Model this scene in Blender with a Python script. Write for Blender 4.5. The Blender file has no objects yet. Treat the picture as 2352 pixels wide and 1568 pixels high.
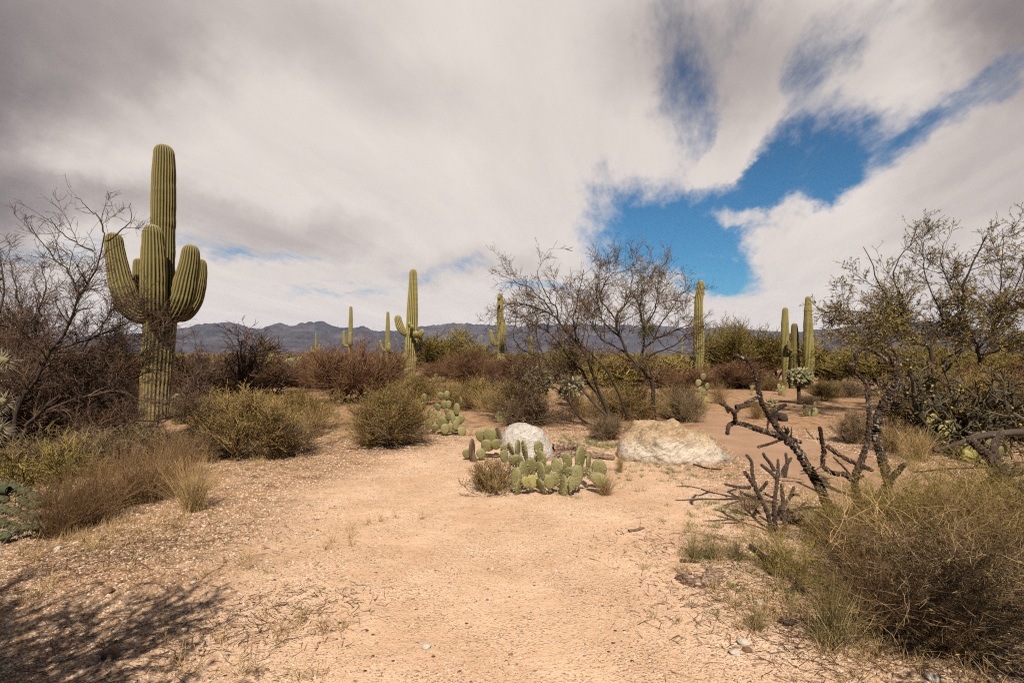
import bpy, math, random
import numpy as np
from mathutils import Vector, Matrix, noise as mnoise

S = bpy.context.scene
COL = S.collection
# ------------------------------------------------------------------ camera
IW, IH, FPX, HORIZ = 2352.0, 1568.0, 1176.0, 812.0
EYE = 1.6
PITCH = math.atan((HORIZ - IH / 2) / FPX)
cam = bpy.data.cameras.new('camera'); camo = bpy.data.objects.new('camera', cam); COL.objects.link(camo)
camo.location = (0, 0, EYE); camo.rotation_euler = (math.pi / 2 + PITCH, 0, 0)
cam.sensor_width = 36; cam.lens = 36 * FPX / IW; cam.clip_start = 0.05; cam.clip_end = 60000
S.camera = camo
S.view_settings.view_transform = 'Standard'; S.view_settings.look = 'None'
S.view_settings.exposure = 1.0; S.view_settings.gamma = 1.0
S.cycles.max_bounces = 6; S.cycles.diffuse_bounces = 3; S.cycles.glossy_bounces = 2
S.cycles.transmission_bounces = 2; S.cycles.volume_bounces = 0; S.cycles.transparent_max_bounces = 8
S.cycles.use_denoising = False; S.cycles.filter_width = 1.2; S.cycles.sample_clamp_indirect = 1.5
# ------------------------------------------------------------------ sun
SUN_EL, SUN_AZ = math.radians(47), math.radians(-3)      # light travels towards +Y
sun = bpy.data.lights.new('sun', 'SUN'); sun.energy = 5.0; sun.angle = math.radians(0.6); sun.color = (1.0, 0.91, 0.78)
suno = bpy.data.objects.new('sun', sun); COL.objects.link(suno)
ld = Vector((math.sin(SUN_AZ) * math.cos(SUN_EL), math.cos(SUN_AZ) * math.cos(SUN_EL), -math.sin(SUN_EL)))
suno.rotation_euler = ld.to_track_quat('-Z', 'Y').to_euler(); suno.location = (0, -20, 30)
# ------------------------------------------------------------------ node helpers
class NT:
    KA = 1.0            # reflectance scale of the palette
    def __init__(s, tree):
        s.t = tree; s.n = tree.nodes; s.l = tree.links
    def new(s, typ, **kw):
        n = s.n.new(typ)
        for k, v in kw.items(): setattr(n, k, v)
        return n
    def put(s, sock, v):
        if hasattr(v, 'links') or isinstance(v, bpy.types.NodeSocket): s.l.new(v, sock)
        else: sock.default_value = v
    def math(s, op, a, b=0.0, c=None, clamp=False):
        n = s.new('ShaderNodeMath', operation=op); n.use_clamp = clamp
        s.put(n.inputs[0], a); s.put(n.inputs[1], b)
        if c is not None: s.put(n.inputs[2], c)
        return n.outputs[0]
    def vmath(s, op, a, b=None, out=0):
        n = s.new('ShaderNodeVectorMath', operation=op); s.put(n.inputs[0], a)
        if b is not None: s.put(n.inputs[1], b)
        return n.outputs[out]
    def comb(s, x, y, z=0.0):
        n = s.new('ShaderNodeCombineXYZ'); s.put(n.inputs[0], x); s.put(n.inputs[1], y); s.put(n.inputs[2], z); return n.outputs[0]
    def sep(s, v):
        n = s.new('ShaderNodeSeparateXYZ'); s.put(n.inputs[0], v); return n.outputs
    def noise(s, vec, scale, detail=3, rough=0.5, out=0, dist=0.0):
        n = s.new('ShaderNodeTexNoise'); s.put(n.inputs['Vector'], vec); n.inputs['Scale'].default_value = scale
        n.inputs['Detail'].default_value = detail; n.inputs['Roughness'].default_value = rough; n.inputs['Distortion'].default_value = dist
        return n.outputs[out]
    def sstep(s, v, a, b, lo=0.0, hi=1.0):
        n = s.new('ShaderNodeMapRange', interpolation_type='SMOOTHSTEP')
        s.put(n.inputs[0], v); n.inputs[1].default_value = a; n.inputs[2].default_value = b; n.inputs[3].default_value = lo; n.inputs[4].default_value = hi
        return n.outputs[0]
    def mix(s, f, a, b):
        n = s.new('ShaderNodeMix', data_type='RGBA'); s.put(n.inputs[0], f)
        for i, c in ((6, a), (7, b)):
            s.put(n.inputs[i], (*[NT.KA * q for q in c], 1.0) if isinstance(c, tuple) and len(c) == 3 else c)
        return n.outputs[2]
    def ramp(s, f, stops):
        n = s.new('ShaderNodeValToRGB'); s.put(n.inputs[0], f); e = n.color_ramp.elements
        while len(e) < len(stops): e.new(0.5)
        for q, (p, c) in zip(e, stops): q.position = p; q.color = (*[NT.KA * v for v in c], 1)
        return n.outputs[0]
# ------------------------------------------------------------------ world: sky with clouds laid out by compass bearing and height
def azel(x, y):
    u = (x - IW / 2) / FPX; v = -(y - IH / 2) / FPX
    cp, sp = math.cos(PITCH), math.sin(PITCH)
    d = Vector((u, cp - v * sp, sp + v * cp)).normalized()
    return math.atan2(d.x, d.y), math.asin(d.z)
world = bpy.data.worlds.new('World'); S.world = world; world.use_nodes = True
w = NT(world.node_tree); w.n.clear()
tc = w.new('ShaderNodeTexCoord'); D = tc.outputs['Generated']
dx, dy, dz = w.sep(D)[0:3]
AZ = w.math('ARCTAN2', dx, dy); EL = w.math('ARCSINE', dz)
zc = w.math('ADD', w.math('MAXIMUM', dz, 0.0), 0.10)
PX = w.math('DIVIDE', dx, zc); PY = w.math('DIVIDE', dy, zc)
plane = w.comb(PX, PY, 0.0)
rot = w.new('ShaderNodeVectorRotate', rotation_type='Z_AXIS'); w.put(rot.inputs['Vector'], plane); rot.inputs['Angle'].default_value = math.radians(14)
stre = w.vmath('MULTIPLY', rot.outputs[0], (1.0, 0.26, 1.0))
n_big = w.noise(stre, 1.1, 6, 0.62)
n_wsp = w.noise(stre, 3.2, 8, 0.68, dist=0.4)
n_fine = w.noise(w.vmath('MULTIPLY', rot.outputs[0], (1.0, 0.34, 1.0)), 9.0, 8, 0.68)
n_vf = w.noise(w.vmath('MULTIPLY', rot.outputs[0], (1.0, 0.30, 1.0)), 26.0, 6, 0.65)
wa = w.math('MULTIPLY', w.math('SUBTRACT', w.noise(D, 4.0, 6, 0.62), 0.5), 0.26)
wb = w.math('MULTIPLY', w.math('SUBTRACT', w.noise(w.vmath('ADD', D, (5.2, 1.3, 7.7)), 4.5, 6, 0.62), 0.5), 0.20)
QA = w.math('ADD', AZ, wa); QE = w.math('ADD', EL, wb)
def blob(x, y, rx, ry, ang, amt, soft=(0.15, 1.35)):
    a0, e0 = azel(x, y)
    a1, e1 = azel(x + 30 * math.cos(math.radians(ang)), y - 30 * math.sin(math.radians(ang)))
    a2, e2 = azel(x - 30 * math.sin(math.radians(ang)), y - 30 * math.cos(math.radians(ang)))
    ux, uy = (a1 - a0) / 30, (e1 - e0) / 30; vx, vy = (a2 - a0) / 30, (e2 - e0) / 30     # image axes in az/el per px
    det = ux * vy - uy * vx
    ia, ib, ic, id_ = vy / det / rx, -vx / det / rx, -uy / det / ry, ux / det / ry
    A = w.math('SUBTRACT', QA, a0); E = w.math('SUBTRACT', QE, e0)
    p = w.math('ADD', w.math('MULTIPLY', A, ia), w.math('MULTIPLY', E, ib))
    q = w.math('ADD', w.math('MULTIPLY', A, ic), w.math('MULTIPLY', E, id_))
    r = w.math('SQRT', w.math('ADD', w.math('MULTIPLY', p, p), w.math('MULTIPLY', q, q)))
    return w.sstep(r, soft[0], soft[1], amt, 0.0)
def total(lst):
    t = None
    for b in lst:
        o = blob(*b); t = o if t is None else w.math('ADD', t, o)
    return t
BLUE = [(1525, 522, 235, 135, -8, 1.1), (1640, 600, 150, 75, -25, 1.0), (1890, 350, 250, 105, 24, 1.0), (1735, 460, 220, 85, 8, 1.0),
        (1590, 265, 130, 110, 80, 0.56), (1540, 110, 110, 170, 0, 0.24), (1700, 90, 290, 160, 0, 0.40), (1905, 170, 90, 170, -20, 0.42),
        (2230, 205, 230, 52, 34, 0.62), (2060, 20, 90, 80, 0, 0.35), (1720, 530, 120, 50, 0, 0.45), (1420, 350, 120, 170, 0, 0.16),
        (800, 655, 200, 30, 0, 0.46), (660, 565, 190, 28, -3, 0.42), (480, 545, 130, 28, 0, 0.4), (1020, 612, 190, 28, 0, 0.45),
        (130, 590, 230, 55, 0, 0.46), (1240, 665, 170, 30, 0, 0.6), (1335, 560, 70, 60, 0, 0.32), (1950, 640, 300, 18, 4, 0.16)]
WISP = [(1690, 345, 140, 55, 57, 0.85), (1790, 170, 190, 70, 70, 0.36), (1500, 370, 110, 40, 40, 0.22), (1745, 525, 105, 26, -12, 0.5), (1950, 470, 260, 40, 14, 0.35), (785, 652, 42, 10, -5, 0.5)]
DARK = [(60, 470, 420, 80, 6, 0.24), (0, 60, 560, 340, 0, 0.42), (560, 505, 420, 60, -6, 0.20), (920, 190, 260, 130, -25, 0.10), (620, 40, 400, 150, 0, 0.16),
        (2360, 40, 320, 200, 20, 0.55), (2300, 480, 360, 60, 20, 0.12), (2320, 330, 340, 130, 20, 0.20), (1650, 130, 320, 190, 0, 0.30), (-80, 500, 260, 600, 0, 0.36), (2360, 690, 330, 140, 0, 0.16),
        (1080, 610, 300, 40, 0, 0.10)]
back = w.sstep(dy, -0.15, 0.45)                      # thinner cover behind the viewer, towards the sun
cov = w.math('ADD', w.math('MULTIPLY', back, 0.95), 0.10)
cov = w.math('ADD', w.math('SUBTRACT', cov, w.math('MINIMUM', total(BLUE), 1.05)), total(WISP))
nz = w.math('ADD', w.math('MULTIPLY', w.math('SUBTRACT', n_wsp, 0.5), 0.95), w.math('MULTIPLY', w.math('SUBTRACT', n_fine, 0.5), 0.62))
nz = w.math('ADD', nz, w.math('MULTIPLY', w.math('SUBTRACT', n_vf, 0.5), 0.30))
cov = w.math('ADD', cov, nz)
alpha = w.sstep(cov, 0.06, 0.86)
shade = w.math('ADD', w.math('MULTIPLY', w.math('SUBTRACT', n_big, 0.5), 0.16), w.math('MULTIPLY', w.math('SUBTRACT', n_wsp, 0.5), 0.20))
shade = w.math('SUBTRACT', w.math('ADD', 0.92, shade), total(DARK), clamp=True)
ccol = w.ramp(shade, [(0.0, (0.10, 0.085, 0.085)), (0.35, (0.26, 0.225, 0.222)), (0.65, (0.46, 0.405, 0.385)), (1.0, (0.83, 0.755, 0.70))])
sky = w.new('ShaderNodeTexSky', sky_type='NISHITA'); sky.sun_disc = False
sky.sun_elevation = SUN_EL; sky.sun_rotation = math.radians(180 - 3); sky.air_density = 1.0; sky.dust_density = 0.6; sky.ozone_density = 3.0
tint = w.new('ShaderNodeMix', data_type='RGBA', blend_type='MULTIPLY'); tint.inputs[0].default_value = 1.0
w.put(tint.inputs[6], sky.outputs[0]); w.put(tint.inputs[7], w.mix(w.sstep(EL, math.radians(12), math.radians(36)), (0.30, 0.68, 0.84), (0.34, 0.46, 0.55)))
b1 = w.new('ShaderNodeBackground'); w.put(b1.inputs[0], tint.outputs[2]); b1.inputs[1].default_value = 0.05
b2 = w.new('ShaderNodeBackground'); w.put(b2.inputs[0], ccol); b2.inputs[1].default_value = 0.50
ms = w.new('ShaderNodeMixShader'); w.put(ms.inputs[0], alpha); w.l.new(b1.outputs[0], ms.inputs[1]); w.l.new(b2.outputs[0], ms.inputs[2])
wo = w.new('ShaderNodeOutputWorld'); w.l.new(ms.outputs[0], wo.inputs[0])
world.cycles.sampling_method = 'MANUAL'; world.cycles.sample_map_resolution = 512
# ------------------------------------------------------------------ image point -> place
def ray(x, y):
    u = (x - IW / 2) / FPX; v = -(y - IH / 2) / FPX
    cp, sp = math.cos(PITCH), math.sin(PITCH)
    return np.array((u, cp - v * sp, sp + v * cp))
def Wp(x, y, Y):
    d = ray(x, y); return np.array((0, 0, EYE)) + d * (Y / d[1])
def Gp(x, y):
    d = ray(x, y); t = -EYE / d[2]; p = d * t; return np.array((p[0], p[1], gz(p[0], p[1])))
def Yb(y):                       # depth of a thing whose foot is seen at image row y
    return Gp(1176, y)[1]
def gz(x, y):
    r = math.hypot(x, y); k = max(0.0, min(1.0, (r - 3) / 8)); k *= max(0.0, 1 - r / 300)
    return k * (0.022 * math.sin(x * 0.7 + 1.3) * math.cos(y * 0.55) + 0.016 * math.sin(x * 1.7 + y * 1.3))
c1 = lambda x, y: (.4761 * x, 287.1 + .4761 * y)
c2 = lambda x, y: (574.2 + .29297 * x, 545.5 + .29297 * y)
c3 = lambda x, y: (1091 + .29297 * x, 545.5 + .29297 * y)
c4 = lambda x, y: (1521.7 + .2747 * x, 574.2 + .2747 * y)
c5 = lambda x, y: (1837.5 + .3296 * x, 459.4 + .3296 * y)
c6 = lambda x, y: (1607.8 + .3479 * x, 775.2 + .3479 * y)
c7 = lambda x, y: (976.2 + .3174 * x, 861.3 + .3174 * y)
c8 = lambda x, y: (.3478 * x, 775.2 + .3478 * y)
cP = lambda x, y: (1062.3 + .1465 * x, 1004.9 + .1465 * y)
# ------------------------------------------------------------------ objects
def tag(o, label=None, cat=None, group=None, kind=None):
    if label: o['label'] = label
    if cat: o['category'] = cat
    if group: o['group'] = group
    if kind: o['kind'] = kind
    return o
def empty(name, loc, label, cat, group=None):
    o = bpy.data.objects.new(name, None); COL.objects.link(o); o.location = loc; o.empty_display_size = 0.2
    return tag(o, label, cat, group)
class Geo:
    def __init__(s): s.v = []; s.f = []; s.m = []; s.n = 0; s.at = {}
    def add(s, v, f, mat=0, **attrs):
        v = np.asarray(v, float).reshape(-1, 3); f = np.asarray(f, int)
        s.v.append(v); s.f.append(f + s.n); s.m.append(np.full(len(f), mat))
        for k in set(list(attrs) + list(s.at)):
            s.at.setdefault(k, [np.zeros(s.n)] if s.n else [])
            s.at[k].append(np.asarray(attrs[k], float).ravel() if k in attrs else np.zeros(len(v)))
        s.n += len(v)
    def mesh(s, name, mats, smooth=True, origin=(0, 0, 0)):
        v = np.concatenate(s.v) - np.asarray(origin); me = bpy.data.meshes.new(name)
        me.vertices.add(len(v)); me.vertices.foreach_set('co', v.ravel().astype(np.float32))
        tot = np.concatenate([np.full(len(f), f.shape[1]) for f in s.f]); loops = np.concatenate([f.ravel() for f in s.f])
        me.loops.add(len(loops)); me.loops.foreach_set('vertex_index', loops.astype(np.int32))
        me.polygons.add(len(tot)); st = np.concatenate(([0], np.cumsum(tot)[:-1]))
        me.polygons.foreach_set('loop_start', st.astype(np.int32)); me.polygons.foreach_set('loop_total', tot.astype(np.int32))
        me.polygons.foreach_set('material_index', np.concatenate(s.m).astype(np.int32))
        me.polygons.foreach_set('use_smooth', np.full(len(tot), smooth))
        for k, a in s.at.items():
            at = me.attributes.new(k, 'FLOAT', 'POINT'); at.data.foreach_set('value', np.concatenate(a).astype(np.float32))
        me.update(calc_edges=True)
        for m in (mats if isinstance(mats, (list, tuple)) else [mats]): me.materials.append(m)
        return me
    def build(s, name, mats, parent=None, smooth=True, loc=(0, 0, 0)):
        """verts are world coordinates; loc = where the object's origin goes"""
        org = np.array(parent.location) if parent is not None and parent.parent is None else np.asarray(loc, float)
        if parent is not None and parent.parent is not None: org = np.array(parent.location) + np.array(parent.parent.location)
        o = bpy.data.objects.new(name, s.mesh(name, mats, smooth, org)); COL.objects.link(o)
        if parent is not None: o.parent = parent
        else: o.location = loc
        return o
def nrm(a): return a / np.maximum(np.linalg.norm(a, axis=-1, keepdims=True), 1e-9)
def tubes(g, pts, rad, sides=3, mat=0, closed=False):
    """pts [M,P,3], rad [M,P]: every polyline becomes a tapered tube"""
    M, P, _ = pts.shape
    T = np.empty_like(pts); T[:, 1:-1] = pts[:, 2:] - pts[:, :-2]; T[:, 0] = pts[:, 1] - pts[:, 0]; T[:, -1] = pts[:, -1] - pts[:, -2]
    T = nrm(T); mean = nrm(pts[:, -1] - pts[:, 0])
    ref = np.where(np.abs(mean[:, 2:3]) < 0.8, np.array([[0, 0, 1.0]]), np.array([[1.0, 0.2, 0]]))
    A = nrm(np.cross(T, ref[:, None, :])); B = np.cross(T, A)
    th = np.arange(sides) / sides * 2 * np.pi
    V = pts[:, :, None, :] + rad[:, :, None, None] * (A[:, :, None, :] * np.cos(th)[None, None, :, None] + B[:, :, None, :] * np.sin(th)[None, None, :, None])
    idx = np.arange(M * P * sides).reshape(M, P, sides); nx = np.roll(idx, -1, 2)
    F = np.stack([idx[:, :-1], nx[:, :-1], nx[:, 1:], idx[:, 1:]], -1).reshape(-1, 4)
    g.add(V.reshape(-1, 3), F, mat)
def resample(p, n):
    p = np.asarray(p, float); 
    if len(p) < 3: 
        t = np.linspace(0, 1, n)[:, None]; return p[0] * (1 - t) + p[-1] * t
    q = np.vstack([2 * p[0] - p[1], p, 2 * p[-1] - p[-2]]); out = []
    seg = np.linalg.norm(np.diff(p, axis=0), axis=1); cum = np.concatenate(([0], np.cumsum(seg))); 
    for s in np.linspace(0, cum[-1], n):
        i = min(np.searchsorted(cum, s, side='right') - 1, len(seg) - 1); t = (s - cum[i]) / max(seg[i], 1e-9)
        a, b, c, d = q[i], q[i + 1], q[i + 2], q[i + 3]
        out.append(0.5 * ((2 * b) + (c - a) * t + (2 * a - 5 * b + 4 * c - d) * t * t + (3 * b - a - 3 * c + d) * t ** 3))
    return np.array(out)
def grow(P0, Dr, L, P, wig, up, rng):
    M = len(P0); pts = np.empty((M, P, 3)); pts[:, 0] = P0; d = nrm(Dr); st = (L / (P - 1))[:, None]
    for i in range(1, P):
        d = nrm(d + rng.normal(0, wig, (M, 3)) + np.array([0, 0, up])); pts[:, i] = pts[:, i - 1] + d * st
    return pts
def spawn(pts, rad, count, t0, t1, a0, a1, rng, flat=1.0):
    M, P, _ = pts.shape
    ln = np.linalg.norm(np.diff(pts, axis=1), axis=2).sum(1); i = rng.choice(M, count, p=ln / ln.sum())
    t = rng.uniform(t0, t1, count) * (P - 1); k = np.minimum(t.astype(int), P - 2); f = (t - k)[:, None]
    p = pts[i, k] * (1 - f) + pts[i, k + 1] * f; tg = nrm(pts[i, k + 1] - pts[i, k])
    r = rad[i, k] * (1 - f[:, 0]) + rad[i, k + 1] * f[:, 0]
    rv = rng.normal(0, 1, (count, 3)); rv[:, 2] *= flat
    side = nrm(rv - (rv * tg).sum(1, keepdims=True) * tg); a = np.radians(rng.uniform(a0, a1, count))[:, None]
    return p, tg * np.cos(a) + side * np.sin(a), r, i, t / (P - 1)
def taper(M, P, r0, r1):
    t = np.linspace(0, 1, P)[None, :]; r0 = np.broadcast_to(np.asarray(r0, float), (M,))[:, None]; return r0 * (1 - t) + r1 * t
def leaves(g, p, d, ln, wd, rng, mat=0):
    n = len(p); d = nrm(d); s = nrm(np.cross(d, rng.normal(0, 1, (n, 3)))); ln = np.broadcast_to(ln, (n,))[:, None]; wd = np.broadcast_to(wd, (n,))[:, None]
    V = np.stack([p, p + d * ln * .5 + s * wd * .5, p + d * ln, p + d * ln * .5 - s * wd * .5], 1)
    g.add(V.reshape(-1, 3), np.arange(n * 4).reshape(n, 4), mat)
# ------------------------------------------------------------------ materials
NT.KA = 0.56
def mat(name, cols, rough=0.9, nscale=6.0, island=0.6, bump=0.0, bscale=30.0, spec=0.2):
    m = bpy.data.materials.new(name); m.use_nodes = True; t = NT(m.node_tree); b = t.n['Principled BSDF']
    tcn = t.new('ShaderNodeTexCoord'); geo = t.new('ShaderNodeNewGeometry')
    n1 = t.noise(tcn.outputs['Object'], nscale, 4, 0.6)
    n1 = t.math('MULTIPLY_ADD', t.math('SUBTRACT', n1, 0.5), 1.6, 0.5)
    f = t.math('ADD', t.math('MULTIPLY', geo.outputs['Random Per Island'], island), t.math('MULTIPLY', n1, 1 - island), clamp=True)
    k = len(cols) - 1
    t.put(b.inputs['Base Color'], t.ramp(f, [(0.1 + 0.8 * i / max(k, 1), c) for i, c in enumerate(cols)]))
    b.inputs['Roughness'].default_value = rough; b.inputs['Specular IOR Level'].default_value = spec
    if bump:
        bn = t.new('ShaderNodeBump'); bn.inputs['Strength'].default_value = bump; bn.inputs['Distance'].default_value = 0.02
        t.put(bn.inputs['Height'], t.noise(tcn.outputs['Object'], bscale, 6, 0.65)); t.l.new(bn.outputs[0], b.inputs['Normal'])
    return m
def areoles(m, sc=34):
    t = NT(m.node_tree); b = t.n['Principled BSDF']; lk = b.inputs['Base Color'].links[0]; src = lk.from_socket
    v = t.new('ShaderNodeTexVoronoi'); t.put(v.inputs['Vector'], t.new('ShaderNodeTexCoord').outputs['Object']); v.inputs['Scale'].default_value = sc; v.inputs['Randomness'].default_value = .5
    d = t.sstep(v.outputs['Distance'], .12, .28, .75, 0); n = t.sstep(t.noise(t.new('ShaderNodeTexCoord').outputs['Object'], 16, 5, .7), .58, .72, 0, .55)
    t.put(b.inputs['Base Color'], t.mix(n, t.mix(d, src, (.055, .038, .02)), (.30, .20, .10)))
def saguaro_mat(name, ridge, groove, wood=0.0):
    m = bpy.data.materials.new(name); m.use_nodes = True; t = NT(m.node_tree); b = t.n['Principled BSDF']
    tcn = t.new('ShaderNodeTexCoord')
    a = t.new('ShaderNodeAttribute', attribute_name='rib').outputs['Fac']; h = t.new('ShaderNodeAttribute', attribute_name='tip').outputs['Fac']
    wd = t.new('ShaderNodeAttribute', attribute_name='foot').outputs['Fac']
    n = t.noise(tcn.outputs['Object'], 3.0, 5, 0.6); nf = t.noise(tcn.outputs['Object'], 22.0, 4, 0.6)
    c = t.mix(t.sstep(a, 0.40, 0.92), groove, ridge)  # rib shade painted into the grooves; ridges also paler from their spines
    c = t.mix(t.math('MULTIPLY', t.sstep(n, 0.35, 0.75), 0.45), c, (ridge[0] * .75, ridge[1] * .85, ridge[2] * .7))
    c = t.mix(t.math('MULTIPLY', t.sstep(a, 0.9, 1.0), t.sstep(nf, 0.35, 0.7, 0, 0.35)), c, (.42, .38, .24))
    c = t.mix(t.math('MULTIPLY', t.math('MULTIPLY', t.math('POWER', wd, 1.1), t.sstep(nf, 0.25, 0.6)), wood), c, (.38, .27, .145))
    c = t.mix(t.math('MULTIPLY', h, 0.75), c, (.46, .40, .27))
    t.put(b.inputs['Base Color'], c); b.inputs['Roughness'].default_value = 0.75; b.inputs['Specular IOR Level'].default_value = 0.25
    bn = t.new('ShaderNodeBump'); bn.inputs['Strength'].default_value = 0.35; bn.inputs['Distance'].default_value = 0.02
    t.put(bn.inputs['Height'], nf); t.l.new(bn.outputs[0], b.inputs['Normal'])
    return m
M = {}
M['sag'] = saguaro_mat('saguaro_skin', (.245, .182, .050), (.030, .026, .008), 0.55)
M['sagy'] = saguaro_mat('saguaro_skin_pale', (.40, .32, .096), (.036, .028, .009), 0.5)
M['wood'] = mat('woody_scar', [(.10, .06, .04), (.22, .15, .10), (.30, .22, .16)], nscale=9, island=0.1, bump=.6)
M['bark'] = mat('dark_bark', [(0.02, 0.013, 0.009), (0.055, 0.037, 0.026), (0.11, 0.08, 0.058)], nscale=5, island=.55, bump=.5)
M['twig_dark'] = mat('dark_twigs', [(0.038, 0.0202, 0.012), (0.0997, 0.0563, 0.0344), (0.209, 0.132, 0.084)], nscale=1.2, island=.8)
M['twig_red'] = mat('reddish_twigs', [(0.0765, 0.0335, 0.0144), (0.1734, 0.0837, 0.04), (0.306, 0.1767, 0.092)], nscale=1.2, island=.7)
M['twig_brown'] = mat('brown_twigs', [(0.11, 0.0644, 0.0255), (0.24, 0.1472, 0.0615), (0.42, 0.276, 0.1275)], nscale=1.2, island=.7)
M['twig_grey'] = mat('grey_twigs', [(0.076, 0.044, 0.0222), (0.1995, 0.1276, 0.0651), (0.437, 0.308, 0.1739)], nscale=1.5, island=.85)
M['twig_green'] = mat('green_twigs', [(0.112, 0.0798, 0.0208), (0.225, 0.1596, 0.0408), (0.405, 0.2992, 0.0896)], nscale=1.2, island=.75)
M['leaf_olive'] = mat('olive_leaves', [(0.1274, 0.0911, 0.0153), (0.2646, 0.1906, 0.0323), (0.4116, 0.3069, 0.068)], nscale=1.1, island=.75)
M['leaf_dark'] = mat('dark_olive_leaves', [(0.07, 0.0607, 0.015), (0.147, 0.1224, 0.0315), (0.266, 0.2125, 0.0735)], nscale=1.1, island=.75)
M['leaf_yellow'] = mat('yellowed_leaves', [(.13, .098, .022), (.26, .195, .05), (.42, .32, .10)], nscale=1.1, island=.85)
M['straw'] = mat('dry_straw', [(0.2, 0.1205, 0.0454), (0.388, 0.2475, 0.1013), (0.625, 0.437, 0.2131)], nscale=2.0, island=.8)
M['straw_brown'] = mat('brown_straw', [(0.1113, 0.0613, 0.0256), (0.2351, 0.1347, 0.059), (0.418, 0.2581, 0.1236)], nscale=2.0, island=.8)
M['grass_green'] = mat('fresh_grass', [(0.048, 0.078, 0.012), (0.102, 0.144, 0.024), (0.192, 0.204, 0.054)], nscale=2.0, island=.8)
M['pad'] = mat('cactus_pad', [(0.135, 0.128, 0.045), (0.2322, 0.205, 0.0765), (0.324, 0.275, 0.108)], nscale=5.0, island=.55, bump=.25, bscale=40, spec=.35, rough=.6)
M['pad_yellow'] = mat('yellowed_pad', [(.22, .20, .06), (.36, .31, .10), (.45, .37, .14)], nscale=5.0, island=.55, rough=.65)
areoles(M['pad']); areoles(M['pad_yellow'])
M['pad_dead'] = mat('dried_pad', [(.07, .035, .022), (.14, .085, .05), (.20, .16, .09)], nscale=8.0, island=.4)
M['pad_orange'] = mat('orange_pad', [(.42, .24, .06), (.55, .36, .12)], nscale=8.0, island=.4)
M['spine'] = mat('pale_spines', [(.34, .27, .17), (.62, .54, .40)], island=.9)
M['cholla'] = mat('cholla_joints', [(.12, .115, .05), (.27, .245, .12), (.48, .42, .25)], nscale=12, island=.75, bump=.8, bscale=60)
M['cholla_dark'] = mat('cholla_green', [(.040, .044, .020), (.085, .088, .040), (.15, .145, .07)], nscale=9, island=.6, bump=.5)
M['cholla_purple'] = mat('purple_cholla', [(0.03, 0.018, 0.013), (0.08, 0.05, 0.038), (0.16, 0.11, 0.085)], nscale=30, island=.3, bump=.9, bscale=50)
M['thicket'] = mat('thicket_stems', [(.030, .024, .012), (.085, .068, .036), (.19, .15, .085)], nscale=4, island=.7, bump=.6, bscale=50)
M['bunch'] = mat('bunch_blades', [(.09, .07, .02), (.20, .155, .055), (.42, .33, .16)], nscale=2, island=.85)
M['fruit'] = mat('yellow_fruit', [(.30, .20, .03), (.5, .36, .08)], island=.8)
M['pebble'] = mat('pebbles', [(.17, .11, .075), (.36, .23, .15), (.46, .32, .21), (.56, .42, .30), (.68, .55, .43)], nscale=20, island=.9, rough=.85)
M['stone_white'] = mat('white_stone', [(.42, .36, .30), (.62, .55, .47)], island=.3, nscale=20, bump=.4)
M['stone_brown'] = mat('brown_stone', [(.14, .075, .04), (.26, .16, .09)], island=.3, nscale=20, bump=.4)
M['litter'] = mat('dead_litter', [(0.066, 0.035, 0.018), (0.154, 0.088, 0.046), (0.286, 0.187, 0.110)], island=.9)
# dead cholla skeletons: dark bark with pale flecks
def fleck_mat():
    m = bpy.data.materials.new('flecked_bark'); m.use_nodes = True; t = NT(m.node_tree); b = t.n['Principled BSDF']
    tcn = t.new('ShaderNodeTexCoord'); O = tcn.outputs['Object']
    v = t.new('ShaderNodeTexVoronoi'); t.put(v.inputs['Vector'], t.vmath('MULTIPLY', O, (1, 1, .55))); v.inputs['Scale'].default_value = 75
    k = t.sstep(v.outputs['Distance'], 0.18, 0.42, 1, 0); rnd = t.sep(v.outputs['Color'])[0]
    k = t.sstep(t.noise(t.vmath('MULTIPLY', O, (1, 1, .4)), 48.0, 3, .6, dist=.5), .54, .60); pale = t.math('MULTIPLY', k, 1.0); pale = t.math('MULTIPLY', pale, t.sstep(t.noise(O, 5.0, 3), 0.40, 0.58))
    base = t.ramp(t.noise(O, 14.0, 5, .65), [(.25, (.018, .011, .008)), (.5, (.052, .031, .02)), (.66, (.13, .062, .032)), (.8, (.22, .12, .06))])
    t.put(b.inputs['Base Color'], t.mix(pale, base, (.38, .32, .255))); b.inputs['Roughness'].default_value = .85; b.inputs['Specular IOR Level'].default_value = .2
    bn = t.new('ShaderNodeBump'); bn.inputs['Strength'].default_value = .8; bn.inputs['Distance'].default_value = .015
    t.put(bn.inputs['Height'], t.math('ADD', t.noise(O, 60, 4), k)); t.l.new(bn.outputs[0], b.inputs['Normal']); return m
M['fleck'] = fleck_mat()
def ridged_mat():
    m = bpy.data.materials.new('ridged_bark'); m.use_nodes = True; t = NT(m.node_tree); b = t.n['Principled BSDF']; O = t.new('ShaderNodeTexCoord').outputs['Object']
    n = t.noise(t.vmath('MULTIPLY', O, (.35, 1, 1.6)), 42, 5, .65, dist=.8); t.put(b.inputs['Base Color'], t.ramp(n, [(.36, (.03, .015, .008)), (.47, (.20, .10, .055)), (.56, (.42, .28, .18)), (.68, (.66, .53, .40))]))
    bn = t.new('ShaderNodeBump'); bn.inputs['Strength'].default_value = 1; bn.inputs['Distance'].default_value = .03; t.put(bn.inputs['Height'], n); t.l.new(bn.outputs[0], b.inputs['Normal']); b.inputs['Roughness'].default_value = .9; return m
M['ridged'] = ridged_mat()
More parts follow.
